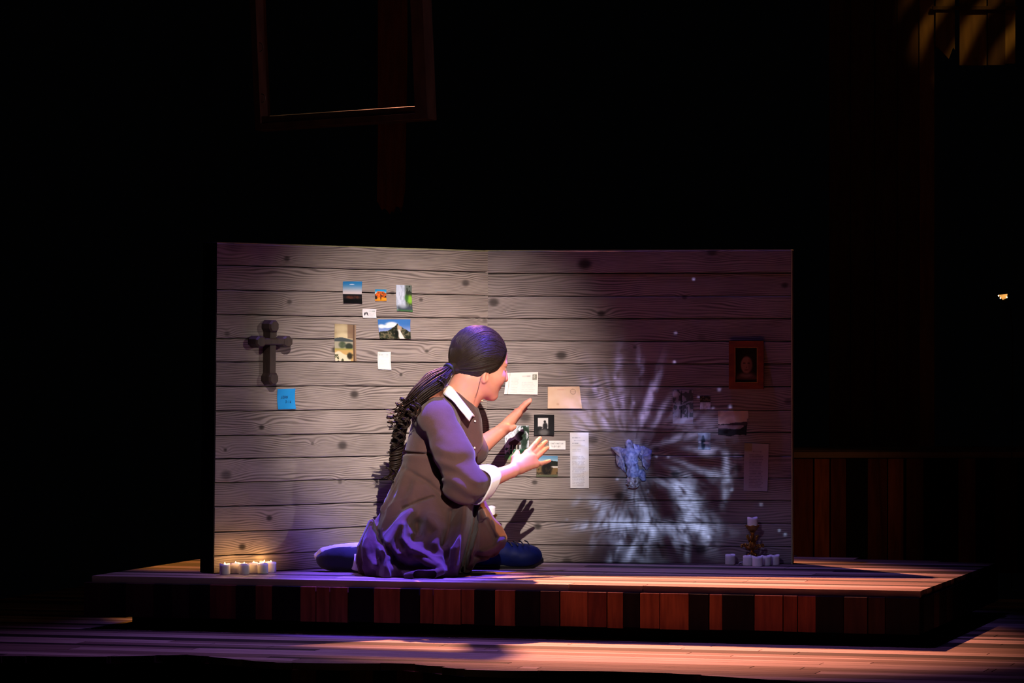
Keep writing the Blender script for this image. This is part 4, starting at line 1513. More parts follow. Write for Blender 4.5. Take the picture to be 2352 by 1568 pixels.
DOTS = [(1549, 831, 3, 1.1), (1551, 765, 3.5, 1.0), (1593, 641, 3, .9), (1412, 868, 3, .7), (1456, 925, 3, .7), (1652, 894, 4, 1.2), (1677, 933, 3.5, 1.1), (1680, 1124, 4, .8), (1628, 1232, 3.5, .8), (1790, 1218, 3, .8), (1803, 1227, 4, 1.1),
        (1508, 1048, 3, .7), (1535, 1049, 3, .6), (1604, 911, 3, .8), (1638, 936, 3, .8), (1418, 1100, 3, .7), (1748, 1158, 4, .35), (1288, 856, 3, .4), (1302, 1193, 3, .5), (1487, 1128, 4, .5)]
pj.data.use_nodes = True
nt = pj.data.node_tree
t = NT(nt)
em = nt.nodes['Emission']
n = t.node('ShaderNodeTexCoord').outputs['Normal']
x, y, z = t.sep(n)
u = t.m('DIVIDE', x, z)
v_ = t.m('DIVIDE', y, z)
base = t.comb(u, v_, 0.0)
sc = np.linalg.norm(puv(1500, 1050) - puv(1400, 1050)) / 100.0           # one photograph pixel in projector space
wn = t.node('ShaderNodeTexNoise')
t.put(wn.inputs['Vector'], base)
wn.inputs['Scale'].default_value = 0.018 / sc
wn.inputs['Detail'].default_value = 2.0
warp = t.vm('MULTIPLY', t.vm('SUBTRACT', wn.outputs['Color'], (.5, .5, .5)), (20 * sc, 20 * sc, 0))
pos = t.vm('ADD', base, warp)
tot = None
for (x0, y0, x1, y1, wd, am) in STROKES + [(a, b, a, b + .1, c, d * 1.1) for a, b, c, d in DOTS]:
    a, b = puv(x0, y0), puv(x1, y1)
    c = (a + b) / 2
    L = np.linalg.norm(b - a)
    mp = t.node('ShaderNodeMapping', vector_type='TEXTURE')
    t.put(mp.inputs[0], pos if wd > 4.2 else base)
    mp.inputs[1].default_value = (c[0], c[1], 0)
    mp.inputs[2].default_value = (0, 0, math.atan2(b[1] - a[1], b[0] - a[0]))
    mp.inputs[3].default_value = (L * .52 + wd * sc * .7, wd * sc * .8, 1)
    dd = t.vm('DOT_PRODUCT', mp.outputs[0], mp.outputs[0])
    e = t.m('MULTIPLY', t.m('POWER', 2.718, t.m('MULTIPLY', dd, -1.0)), am)
    tot = e if tot is None else t.m('ADD', tot, e)
# fine rays fanning out from the figure
c = puv(1452, 1062)
dx, dy = t.m('SUBTRACT', u, float(c[0])), t.m('SUBTRACT', v_, float(c[1]))
ang_ = t.m('ARCTAN2', dy, dx)
rad_ = t.m('SQRT', t.m('ADD', t.m('MULTIPLY', dx, dx), t.m('MULTIPLY', dy, dy)))
rays = t.noise(t.comb(t.m('MULTIPLY', ang_, 7.0), t.m('MULTIPLY', rad_, .02 / sc), 0.0), 1.6, 3.0, .6)
grit = t.noise(base, .12 / sc, 2.0, .6)
k = t.m('MULTIPLY', t.smooth(rays, .32, .62, .12, 1.4), t.m('MULTIPLY_ADD', grit, .7, .65))
tot = t.m('MULTIPLY', tot, k)
up = t.smooth(v_, float(puv(1500, 900)[1]), float(puv(1500, 1130)[1]))
t.put(em.inputs['Color'], t.mix(up, (.46, .40, .95), (.40, .54, .98)))
t.put(em.inputs['Strength'], tot)

# ------------------------------------------------------------------ the kneeling person
def scr(P):
    return CX + F * P[:, 0] / P[:, 1], CY + F * (CH - P[:, 2]) / P[:, 1]


def near_only(P, c, rad, fn):
    """evaluate fn only close to a body region"""
    q = P - np.asarray(c, np.float32)
    d = np.sqrt((q * q).sum(1)) - rad
    m_ = d < 0.03
    out = d + 0.02
    if m_.any():
        out[m_] = fn(P[m_])
    return out


AZ, PT = math.radians(28), math.radians(14)
hf_ = np.array([math.cos(AZ) * math.cos(PT), math.sin(AZ) * math.cos(PT), -math.sin(PT)])
hs_ = np.array([-math.sin(AZ), math.cos(AZ), 0])
hu_ = np.cross(hf_, hs_)
HR_ = np.stack([hf_, hs_, hu_], 1).astype(np.float32)
HC = W(1102, 836, 12.27)


def hw_(l):
    return HC + HR_ @ np.asarray(l, np.float32)


def f_head(P):
    q = (P - HC.astype(np.float32)) @ HR_
    qa = q.copy()
    qa[:, 1] = np.abs(q[:, 1])
    d = s_ell(q, (-.007, 0, .030), (.094, .072, .080))
    d = smin(d, s_ell(q, (.030, 0, -.034), (.060, .058, .068)), .02)
    d = smin(d, s_cap(qa, (.004, .047, -.050), (.058, .014, -.086), .019, .016), .022)
    d = smin(d, s_cap(q, (.068, -.006, -.090), (.068, .006, -.090), .0155, .0155), .014)
    d = smin(d, s_ell(qa, (.055, .036, -.028), (.028, .024, .026)), .016)
    d = smin(d, s_cap(qa, (.081, .0, .016), (.070, .040, .017), .008, .007), .014)
    d = smax(d, -s_ell(qa, (.098, .031, .001), (.014, .016, .010)), .010)
    d = smin(d, s_ell(qa, (.0715, .030, .001), (.0120, .0130, .0110)), .004)
    d = smin(d, s_cap(q, (.089, 0, .012), (.1035, 0, -.025), .0075, .0095), .009)
    d = smin(d, s_cap(qa, (.094, .009, -.030), (.088, .013, -.031), .0062, .006), .006)
    d = smin(d, s_cap(qa, (.0880, .0, -.0545), (.080, .020, -.0565), .0056, .0035), .006)
    d = smin(d, s_cap(qa, (.0860, .0, -.0630), (.079, .018, -.0600), .0060, .0035), .006)
    ear = s_ell(qa, (-.004, .064, -.043), (.0115, .0090, .022))
    ear = smax(ear, -s_ell(qa, (.001, .075, -.040), (.008, .009, .015)), .003)
    d = smin(d, ear, .006)
    return d


NB = W(1050, 930, 12.27)
SHn, ELn, WRn = W(1003, 960, 12.14), W(1066, 1122, 12.07), W(1176, 1081, 12.20)
SHf, ELf, WRf = W(1052, 960, 12.41), W(1082, 1040, 12.47), W(1155, 986, 12.50)


def chain(P, pts, rads, k):
    d = None
    for i_ in range(len(pts) - 1):
        e = s_cap(P, pts[i_], pts[i_ + 1], rads[i_], rads[i_ + 1])
        d = e if d is None else smin(d, e, k)
    return d


def f_hand_near(P):
    w_, k1 = WRn, W(1212, 1040, 12.275)
    k4 = W(1230, 1066, 12.265)
    kn = [k1 + (k4 - k1) * q for q in (0, .33, .66, 1)]
    d = s_cap(P, w_, (kn[1] + kn[2]) / 2, .0205, .019)
    d = smin(d, s_cap(P, w_ + (k1 - w_) * .3, kn[0], .016, .0115), .014)
    d = smin(d, s_cap(P, w_ + (k4 - w_) * .35, kn[3], .017, .0115), .014)
    d = smin(d, s_cap(P, kn[0], kn[3], .0105, .0105), .008)
    fingers = [([kn[0], W(1227, 1022, 12.305), W(1236, 1011, 12.335), W(1240.5, 1006, 12.345)], (.0098, .0085, .0076, .0064)),
               ([kn[1], W(1236, 1031, 12.315), W(1247, 1020, 12.345), W(1254, 1014, 12.36)], (.0098, .0088, .0078, .0066)),
               ([kn[2], W(1241, 1042, 12.305), W(1251, 1033, 12.335), W(1258, 1028, 12.35)], (.0095, .0082, .0074, .0062)),
               ([kn[3], W(1243, 1064, 12.285), W(1254, 1061, 12.30), W(1262.5, 1058, 12.31)], (.0088, .0074, .0066, .0056))]
    for pts, r in fingers:
        d = smin(d, chain(P, pts, r, .003), .0055)
    th = chain(P, [w_ + (k1 - w_) * .25, W(1183, 1052, 12.25), W(1187, 1044, 12.275), W(1188.5, 1038, 12.285)], (.015, .0125, .0095, .0078), .006)
    return smin(d, th, .012)


def f_hand_far(P):
    w_ = WRf
    k1, k4 = W(1190, 948, 12.530), W(1190, 948, 12.595)
    kn = [k1 + (k4 - k1) * q for q in (0, .33, .66, 1)]
    d = s_cap(P, w_, (kn[1] + kn[2]) / 2, .0195, .0175)
    d = smin(d, s_cap(P, w_ + (k1 - w_) * .4, kn[0], .015, .0115), .014)
    d = smin(d, s_cap(P, w_ + (k4 - w_) * .4, kn[3], .015, .011), .014)
    d = smin(d, s_cap(P, kn[0], kn[3], .0105, .0105), .008)
    fingers = [([kn[0], W(1198, 937, 12.530), W(1206, 929, 12.53), W(1217, 921, 12.532)], (.0100, .0092, .0082, .0066)),
               ([kn[1], W(1199, 935, 12.555), W(1207, 926, 12.56), W(1218, 918, 12.565)], (.0100, .0092, .0082, .0066)),
               ([kn[2], W(1199, 939, 12.580), W(1207, 932, 12.59), W(1215, 926, 12.60)], (.0095, .0085, .0076, .0062)),
               ([kn[3], W(1198, 945, 12.602), W(1203, 942, 12.615), W(1208, 938, 12.622)], (.0088, .0075, .0068, .0057))]
    for pts, r in fingers:
        d = smin(d, chain(P, pts, r, .003), .0055)
    th = chain(P, [w_ + (k1 - w_) * .15, W(1166, 984, 12.485), W(1174, 983, 12.472), W(1181, 980, 12.468)], (.015, .0125, .0100, .0082), .006)
    return smin(d, th, .010)


def f_rest(P):
    d = s_cap(P, hw_((-.030, 0, -.055)), NB, .050, .056)
    d = smin(d, s_cap(P, hw_((.0, 0, -.075)), NB + np.array([.012, -.006, .01]), .043, .050), .02)
    d = smin(d, chain(P, [NB, W(1018, 1000, 12.26), W(1000, 1070, 12.25), W(985, 1170, 12.23)], (.050, .080, .072, .09), .05), .03)
    d = smin(d, chain(P, [SHn, ELn, WRn], (.043, .037, .0215), .02), .03)
    d = smin(d, chain(P, [SHf, ELf, WRf], (.043, .036, .0205), .02), .03)
    d = smin(d, chain(P, [W(975, 1185, 12.20), W(1005, 1262, 12.20), W(835, 1292, 12.27)], (.07, .042, .032), .03), .04)
    d = smin(d, chain(P, [W(985, 1190, 12.30), W(1098, 1240, 12.28), W(1030, 1275, 12.30)], (.07, .040, .026), .03), .04)
    return d


hc_n, hc_f = W(1220, 1050, 12.28), W(1188, 950, 12.54)


def f_person(P):
    d = f_rest(P)
    d = smin(d, near_only(P, HC, .17, f_head), .018)
    d = smin(d, near_only(P, hc_n, .10, f_hand_near), .008)
    d = smin(d, near_only(P, hc_f, .10, f_hand_far), .008)
    return d


# skin with lips, brows, eyes and nails carried as a colour attribute
M_skin, t, p = new_mat('skin')
a_ = t.node('ShaderNodeAttribute', attribute_name='tint')
nz = t.noise(t.node('ShaderNodeTexCoord').outputs['Object'], 60, 3)
kk = t.m('MULTIPLY_ADD', nz, .16, .92)
t.put(p.inputs['Base Color'], t.vm('MULTIPLY', a_.outputs['Color'], t.comb(kk, kk, kk)))
p.inputs['Roughness'].default_value = .5
p.inputs['Specular IOR Level'].default_value = .3
p.inputs['Subsurface Weight'].default_value = .12
p.inputs['Subsurface Radius'].default_value = (.012, .005, .003)
p.inputs['Subsurface Scale'].default_value = 1.0

bv, bq = isosurf(f_person, (-.52, 11.98, .0), (.15, 12.68, .84), .0026)
base_pt = np.array([-.26, 12.2, 0.0])
pme = mesh_from('person', bv - base_pt, bq, True)
tint = np.tile(lin((206, 139, 113)), (len(bv), 1))
ql = (bv - HC) @ HR_
qy = np.abs(ql[:, 1])


def paint(mask, col, k=1.0):
    m_ = np.clip(mask, 0, 1)[:, None] * k
    tint[:] = tint * (1 - m_) + lin(col) * m_


fmask = ql[:, 0] > .06
paint(fmask * (np.exp(-(((ql[:, 2] + .0595) / .0085) ** 2 + (qy / .020) ** 4))), (186, 96, 92), .9)
paint(fmask * (np.exp(-(((ql[:, 2] - .0175 - .004 * np.sin(qy / .045 * 3)) / .0038) ** 2 + ((qy - .030) / .019) ** 4))), (66, 44, 36), .85)
paint(fmask * (np.hypot((ql[:, 2] - .002) / .0065, (qy - .031) / .013) < 1), (186, 164, 154))
paint(fmask * (np.hypot(ql[:, 2] - .002, qy - .032) < .0055), (48, 32, 26))
paint(fmask * (np.exp(-(((ql[:, 2] - .0085) / .0024) ** 2 + ((qy - .031) / .016) ** 4))), (40, 28, 26), .9)
paint(np.exp(-((ql[:, 0] - .062) ** 2 + (qy - .045) ** 2 + (ql[:, 2] + .03) ** 2) / .02 ** 2), (226, 140, 124), .4)
for tip in (W(1240.5, 1006, 12.345), W(1254, 1014, 12.36), W(1258, 1028, 12.35), W(1262.5, 1058, 12.31), W(1218, 918, 12.565), W(1217, 921, 12.532)):
    paint(np.exp(-(((bv - tip) ** 2).sum(1)) / .009 ** 2), (236, 164, 150), .6)
at = pme.color_attributes.new('tint', 'FLOAT_COLOR', 'POINT')
at.data.foreach_set('color', np.concatenate([tint, np.ones((len(bv), 1))], 1).astype(np.float32).ravel())
person = ob('person', pme, M_skin, loc=tuple(base_pt))
tag(person, 'person in brown dress with white collar, kneeling with both hands raised to the flats', 'person')


def part(name, v, f, mat, smooth=True, parent=person):
    return ob(name, mesh_from(name, np.asarray(v) - base_pt, f, smooth), mat, parent)


def mpart(name, mb, mat, smooth=True, parent=person):
    return mb.ob(name, mat, parent, smooth=smooth, shift=base_pt)


# ---- dress
def cloth_mat(name, a, b, rough=.9):
    m, t, p = new_mat(name)
    tc = t.node('ShaderNodeTexCoord').outputs['Object']
    n1 = t.noise(tc, 700, 2)
    n2 = t.noise(tc, 9, 3)
    t.put(p.inputs['Base Color'], t.mix(t.m('MULTIPLY_ADD', n1, .6, t.m('MULTIPLY', n2, .4)), lin(a), lin(b)))
    p.inputs['Roughness'].default_value = rough
    p.inputs['Specular IOR Level'].default_value = .1
    p.inputs['Sheen Weight'].default_value = .15
    bump(t, p, t.m('ADD', n1, t.m('MULTIPLY', t.noise(tc, 60, 3), 2.0)), .35, .0012)
    return m


M_dress = cloth_mat('brown_wool', (70, 48, 45), (94, 68, 63))
M_white = cloth_mat('white_cotton', (234, 230, 218), (246, 242, 232), .8)
M_sock = cloth_mat('white_sock', (196, 192, 184), (220, 216, 208), .9)

zk = lambda y: CH - (y - CY) * 12.2 / F
SK_Y = [1040, 1060, 1110, 1180, 1250, 1290, 1318]
SK_C = [1006, 1006, 1001, 993, 965, 958, 952]
SK_W = [76, 80, 97, 120, 134, 126, 112]
SK_RY = [.098, .102, .128, .172, .222, .236, .230]
SK_CY = [12.25, 12.25, 12.245, 12.23, 12.215, 12.205, 12.20]
skz = np.array([zk(y) for y in SK_Y])[::-1]
skx = np.array([(c - CX) * 12.2 / F for c in SK_C])[::-1]
skw = np.array([q * 12.2 / F for q in SK_W])[::-1]
skr = np.array(SK_RY)[::-1]
skc = np.array(SK_CY)[::-1]

# folds drawn on the house side of the skirt: polyline (px), width (px), height (m, + out)
FOLDS = [([(1068, 1160), (1062, 1210), (1050, 1262), (1046, 1300)], 15, .026),
         ([(1092, 1165), (1085, 1215), (1072, 1265), (1060, 1310)], 9, -.034),
         ([(1035, 1175), (1030, 1215), (1018, 1250)], 9, -.016),
         ([(945, 1172), (915, 1205), (893, 1240), (880, 1262)], 13, .020),
         ([(868, 1182), (866, 1215), (872, 1240), (890, 1262), (905, 1278)], 7, -.024),
         ([(850, 1200), (840, 1240), (842, 1275), (858, 1295)], 13, .016),
         ([(925, 1205), (925, 1235), (945, 1258), (980, 1275), (1008, 1295), (1020, 1310)], 9, .024),
         ([(958, 1205), (962, 1228), (950, 1240)], 15, -.026),
         ([(985, 1190), (1010, 1215), (1000, 1245)], 16, .016),
         ([(905, 1288), (935, 1300), (975, 1305)], 12, -.030),
         ([(925, 1168), (960, 1152), (995, 1140)], 4, -.010),
         ([(930, 1075), (985, 1110), (1030, 1150)], 7, -.008),
         ([(1105, 1175), (1128, 1210), (1150, 1240)], 12, .012),
         ([(1118, 1195), (1130, 1220), (1138, 1235)], 6, -.012),
         ([(1110, 1268), (1135, 1258), (1158, 1235)], 8, .012),
         ([(1095, 1275), (1125, 1277), (1150, 1262)], 6, -.012)]


def seg_d(px, py, poly):
    best = np.full(px.shape, 1e9, np.float32)
    for (x0, y0), (x1, y1) in zip(poly[:-1], poly[1:]):
        ex, ey = x1 - x0, y1 - y0
        h = np.clip(((px - x0) * ex + (py - y0) * ey) / (ex * ex + ey * ey), 0, 1)
        best = np.minimum(best, np.hypot(px - x0 - h * ex, py - y0 - h * ey))
    return best


def f_skirt(P):
    z = P[:, 2]
    cx_, rx, ry, cy_ = (np.interp(z, skz, q).astype(np.float32) for q in (skx, skw, skr, skc))
    x, y = (P[:, 0] - cx_) / rx, (P[:, 1] - cy_) / ry
    k = (np.abs(x) ** 2.3 + np.abs(y) ** 2.3) ** (1 / 2.3)
    d = (k - 1) * np.minimum(rx, ry) * .85
    d = np.maximum(d, z - zk(1042))
    # pleats
    an = np.arctan2(y, x)
    down = np.clip((zk(1060) - z) / .35, 0, 1)
    rg_ = 1 - np.abs(2 * n3(P * np.array([1, 1, .55], np.float32), 11))
    rg2 = 1 - np.abs(2 * n3(P * np.array([1, 1, .6], np.float32) + 3.3, 24))
    d = d - (.014 * rg_ ** 4 + .006 * rg2 ** 4) * (.04 + .96 * down)
    d = d + (.007 * np.sin(an * 13 + 6 * n3(P, 5)) + .012 * n3(P, 14) + .007 * n3(P, 32)) * (.10 + .90 * down)
    return d


HEM = [W(934, 1321, 11.93), W(960, 1319, 11.905), W(995, 1318, 11.91), W(1014, 1312, 11.92), W(1006, 1301, 11.93), W(982, 1291, 11.945), W(950, 1275, 11.96)]


def f_dress(P):
    px, py = scr(P)
    d = f_skirt(P)
    tor = s_cap(P, W(1006, 1050, 12.25), W(1024, 968, 12.255), .110, .106)
    tor = smin(tor, s_cap(P, W(1066, 1010, 12.25), W(1062, 975, 12.26), .062, .058), .03)
    tor = smin(tor, s_cap(P, SHn + np.array([-.004, .0, -.004]), SHf, .056, .056), .04)
    tor = smin(tor, s_cap(P, W(1040, 935, 12.27), W(1050, 922, 12.28), .075, .058), .03)
    tor = smin(tor, s_cap(P, W(985, 950, 12.20), W(1000, 935, 12.22), .056, .05), .03)
    tor = tor + .010 * n3(P, 13) + .004 * n3(P, 34)
    
    d = smin(d, tor, .020)
    d = d + .012 * np.exp(-((py - 1040 - .06 * (px - 925)) / 3.6) ** 2) * (px < 1040)
    # knee lobe on the right
    d = smin(d, s_cap(P, W(1040, 1165, 12.20), W(1105, 1228, 12.23), .080, .066), .04)
    d = smin(d, s_ell(P, W(1106, 1242, 12.24), (.078, .095, .062)) + .006 * n3(P, 22), .03)
    front = np.clip((12.27 - P[:, 1]) / .06, 0, 1)
    low = np.clip((py - 1065) / 30, 0, 1)
    near = np.abs(d) < .06
    if near.any():
        disp = np.zeros(len(P), np.float32)
        a, b = px[near], py[near]
        s_ = np.zeros(len(a), np.float32)
        for poly, wd, am in FOLDS:
            s_ += 1.25 * am * np.exp(-(seg_d(a, b, poly) / (wd * .85)) ** 2)
        disp[near] = s_
        d = d - disp * front * low
    # hem loop in front
    hem = chain(P, HEM, (.010, .014, .014, .011, .011, .011, .010), .005) + .003 * n3(P, 60)
    d = smin(d, hem, .008)
    # near sleeve
    A, B, C = W(1008, 962, 12.13), W(1040, 1045, 12.085), W(1064, 1112, 12.065)
    E = ELn + (WRn - ELn) * .33
    sl = chain(P, [A, B, C, E], (.061, .060, .058, .0475), .035)
    tt = P @ np.array([.3, 0, 1.0], np.float32)
    sl = sl + .0035 * np.sin(tt * 120 + 9 * n3(P, 10)) * np.clip((py - 1010) / 60, 0, 1) + .008 * n3(P, 18) + .003 * n3(P, 40)
    gap = np.clip((.010 - sl) / .010, 0, 1)
    d = np.where(py > 990, np.minimum(d, sl), smin(d, sl, .020))
    d = smin(d, chain(P, [SHf, W(1080, 1030, 12.46), ELf + (WRf - ELf) * .1], (.055, .05, .044), .03), .02)
    # arm crease against the torso
    cr_ = np.exp(-(seg_d(px, py, [(985, 1040), (1000, 1068), (1015, 1096)]) / 4.5) ** 2)
    d = d + .012 * cr_ * front
    # neck opening
    d = smax(d, -s_cap(P, NB + np.array([.018, 0, .02]), hw_((.0, 0, -.08)), .051, .056), .006)
    return np.maximum(d, .0015 - P[:, 2])


dv, dq = isosurf(f_dress, (-.54, 11.90, -.01), (.02, 12.56, .66), .0034)
part('dress', dv, dq, M_dress)

# ---- collar: a folded strip round the neck opening
inner = [(1085, 908, 12.375), (1062, 894, 12.36), (1040, 884, 12.325), (1033, 885, 12.27), (1039, 890, 12.215), (1049, 904, 12.185), (1062, 921, 12.175), (1075, 937, 12.18), (1091, 957, 12.205)]
outer = [(1075, 914, 12.42), (1045, 900, 12.41), (1017, 893, 12.365), (1008, 897, 12.27), (1019, 906, 12.165), (1041, 920, 12.115), (1053, 936, 12.105), (1065, 950, 12.11), (1078, 967, 12.13)]


def dense(pts, n=36):
    p_ = np.array([W(*q) for q in pts])
    tt = np.linspace(0, len(p_) - 1, n)
    r = np.stack([np.interp(tt, np.arange(len(p_)), p_[:, k]) for k in range(3)], 1)
    for _ in range(3):
        r[1:-1] = .25 * r[:-2] + .5 * r[1:-1] + .25 * r[2:]
    return r


ci, co = dense(inner), dense(outer)
NR = 7
rowsv = []
for k in range(NR):
    q = k / (NR - 1)
    r = ci * (1 - q) + co * q
    r = r + np.array([0, -.006, .009])[None] * math.sin(q * math.pi)
    rowsv.append(r)
cv_ = np.concatenate(rowsv)
n_ = len(ci)
cf = [(k * n_ + i_, k * n_ + i_ + 1, (k + 1) * n_ + i_ + 1, (k + 1) * n_ + i_) for k in range(NR - 1) for i_ in range(n_ - 1)]
col_o = part('collar', cv_, cf, M_white)
sm = col_o.modifiers.new('thick', 'SOLIDIFY')
sm.thickness = .004
sm.offset = 0
ft = np.array([W(1094, 918, 12.36), W(1102, 914, 12.36), W(1110, 922, 12.34), (W(1099, 924, 12.33))])
fo = part('collar_point', ft, [(0, 1, 2, 3)], M_white, False)
sm = fo.modifiers.new('thick', 'SOLIDIFY')
sm.thickness = .003

# ---- turned-back cuff with a notch
ax_ = WRn - ELn
al = np.linalg.norm(ax_)
ax_ /= al
e1 = np.cross(ax_, [0, 0, 1.0])
e1 /= np.linalg.norm(e1)
e2 = np.cross(e1, ax_)
NA, NL = 40, 8
cv_, cf = [], []
for j in range(NL):
    for i_ in range(NA):
        a = 2 * math.pi * i_ / NA
        facing = max(0, math.cos(a - 0.35)) ** 3            # side towards the house
        a0 = .17 * al + .17 * al * facing
        a1 = .50 * al + .018 * math.sin(a * 2 + .6)
        q = j / (NL - 1)
        r = .0585 - .0080 * q + .0015 * math.sin(3 * a)
        c = ELn + ax_ * (a0 + (a1 - a0) * q)
        cv_.append(c + r * (math.cos(a) * e1 * (1 if np.dot(e1, [0, -1, 0]) > 0 else -1) + math.sin(a) * e2 * 1.05))
for j in range(NL - 1):
    for i_ in range(NA):
        cf.append((j * NA + i_, j * NA + (i_ + 1) % NA, (j + 1) * NA + (i_ + 1) % NA, (j + 1) * NA + i_))
cu = part('cuff', cv_, cf, M_white)
sm = cu.modifiers.new('thick', 'SOLIDIFY')
sm.thickness = .004
sm.offset = 0
M_button = mat_noise('button', (200, 190, 184), (226, 220, 214), 90, .35)
for bx, by, bz in ((1090, 1028, 12.195), (1091, 967, 12.195)):
    c = W(bx, by, bz)
    mb = MB().lathe([(.0026, -.001), (.0036, .0), (.0032, .0014), (.002, .001)], 12)
    q_ = Vector((.55, -.8, .1)).to_track_quat('Z', 'Y').to_matrix()
    vv3 = np.array([np.array(q_ @ Vector(v3)) + c for v3 in mb.v])
    part('button', vv3, mb.f, M_button)

# ---- hair
M_hair, t, p = new_mat('dark_brown_hair')
tc = t.node('ShaderNodeTexCoord').outputs['Object']
n1 = t.noise(tc, 90, 3)
t.put(p.inputs['Base Color'], t.mix(n1, lin((26, 18, 12)), lin((46, 32, 22))))
p.inputs['Roughness'].default_value = .5
p.inputs['Specular IOR Level'].default_value = .25
p.inputs['Anisotropic'].default_value = .4
HCc, HCr = np.array([-.014, 0, .026]), np.array([.0985, .083, .096])
TIE = np.array([-.106, -.004, -.042])


def f_hair(P):
    q = (P - HC.astype(np.float32)) @ HR_
    d = s_ell(q, HCc, HCr)
    d = smin(d, s_cap(q, (-.065, 0, -.015), TIE, .036, .013), .02)
    zl = np.interp(q[:, 0], [-.14, -.07, -.03, -.005, .035, .057, .076, .09, .11], [-.085, -.075, -.062, -.042, -.0145, .026, .071, .095, .11]).astype(np.float32)
    d = smax(d, (zl - q[:, 2]) * .8, .006)
    an = np.arctan2(q[:, 2] + .02, q[:, 1])
    return d + .0016 * n3(q, 40)


hlo = HC - .16
hv, hq = isosurf(f_hair, hlo, HC + .16, .0026)
hair = part('hair', hv, hq, M_hair)
# combed strands over the cap, from the hairline to the tie
hl = np.array([(.078, .0, .088), (.073, -.034, .074), (.050, -.060, .046), (.028, -.074, .004), (-.003, -.076, -.033), (-.03, -.074, -.056), (-.055, -.058, -.067), (-.08, -.028, -.073), (-.088, 0, -.075)])
hl_f = hl[1:-1][::-1] * np.array([1, -1, 1])
hl = np.concatenate([hl, hl_f, hl[:1]])
mb = MB()
b_ = (TIE - HCc)
bd = b_ / np.linalg.norm(b_)
rg = np.random.default_rng(21)
wts = np.array([7, 7, 6, 3, 2, 1, 1, 1] + [1, 1, 1, 2, 2, 3, 4, 5], float)
tt = np.array([rg.choice(16, p=wts / wts.sum()) + rg.random() for _ in range(900)])
for q in tt:
    i_ = int(q)
    a = hl[i_] + (hl[i_ + 1] - hl[i_]) * (q - i_) + rg.normal(0, .003, 3)
    a_d = (a - HCc)
    a_d /= np.linalg.norm(a_d)
    keys = [a_d, bd]
    if a[2] > .012:                                  # from brow and temple the hair goes over the crown or the side first
        ph_ = math.atan2(abs(a[1]) / HCr[1], (a[2] - HCc[2]) / HCr[2]) * rg.uniform(.8, 1.4) + abs(rg.normal(0, .06))
        ph_ = min(ph_, 1.95)
        md = np.array([-.012 + rg.normal(0, .006), math.copysign(HCr[1] * math.sin(ph_), a[1]), HCr[2] * math.cos(ph_)])
        keys = [a_d, md / np.linalg.norm(md), bd]
    drs = []
    for ka, kb in zip(keys[:-1], keys[1:]):
        om = math.acos(np.clip(ka @ kb, -1, 1))
        for s_ in np.linspace(0, 1, 16)[:-1]:
            drs.append((math.sin((1 - s_) * om) * ka + math.sin(s_ * om) * kb) / math.sin(om))
    drs = np.array(drs + [bd])
    for _ in range(12):
        drs[1:-1] = .25 * drs[:-2] + .5 * drs[1:-1] + .25 * drs[2:]
    drs /= np.linalg.norm(drs, axis=1)[:, None]
    pts = []
    amp = rg.random()
    for s_ in np.linspace(0.0, .97, 14):
        x_ = s_ * (len(drs) - 1)
        i0 = int(x_)
        dr = drs[i0] * (1 - x_ + i0) + drs[min(i0 + 1, len(drs) - 1)] * (x_ - i0)
        rr = 1 / math.sqrt(((dr / HCr) ** 2).sum())
        pt = HCc + dr * (rr + .0010 + .0016 * math.sin(s_ * 3.1) * amp)
        k = ss(np.array(s_), .75, .97)
        pt = pt * (1 - k) + (TIE + (pt - TIE) * .35) * k
        pts.append(hw_(pt))
    mb.tube(pts, [.0004] + [.0008] * 12 + [.0006], 5)
for k in range(2):
    mb.tube([W(1104 + k * 1.5, 866, 12.178), W(1102 - k, 880, 12.172), W(1098 - k, 896, 12.178), W(1092 - 2 * k, 914, 12.19)], .0004, 4)
cs_ = mpart('combed_strands', mb, M_hair, parent=hair)
cs_['kind'] = 'stuff'

M_tie = mat_noise('hair_tie', (14, 12, 14), (22, 20, 22), 60, .7)
tc_ = hw_(TIE)
d_t = W(1008, 868, 12.17) - tc_
d_t /= np.linalg.norm(d_t)
e1 = np.cross(d_t, [0, 0, 1.0])
e1 /= np.linalg.norm(e1)
e2 = np.cross(e1, d_t)
ring = [tc_ + .016 * (math.cos(q) * e1 + math.sin(q) * e2) + d_t * .002 for q in np.linspace(0, 2 * math.pi, 21)]
mpart('hair_tie', MB().tube(ring, .006, 8), M_tie)

# ponytail: a bundle of locks that turns into one long ringlet
path = np.array([tc_, W(1016, 862, 12.185), W(992, 879, 12.15), (W(968, 900, 12.13)), W(946, 926, 12.13), W(929, 956, 12.16), W(917, 992, 12.19), W(910, 1032, 12.205), W(907, 1062, 12.21), W(905, 1086, 12.21)])
NP_ = 90
ti = np.linspace(0, len(path) - 1, NP_)
pp = np.stack([np.interp(ti, np.arange(len(path)), path[:, k]) for k in range(3)], 1)
for _ in range(10):
    pp[1:-1] = .25 * pp[:-2] + .5 * pp[1:-1] + .25 * pp[2:]
tn = np.gradient(pp, axis=0)
tn /= np.linalg.norm(tn, axis=1)[:, None]
N1 = np.cross(tn, [0, -1.0, 0])
N1 /= np.linalg.norm(N1, axis=1)[:, None]
N2 = np.cross(tn, N1)
tpar = np.linspace(0, 1, NP_)
Rp = np.interp(tpar, [0, .08, .2, .35, .48, .6, .75, .92, 1], [.012, .024, .036, .031, .022, .020, .021, .017, .008])
tw = np.interp(tpar, [0, .4, .55, 1], [0, .5, 2.2, 2.2 + 6.28 * 3.4])
mb = MB()
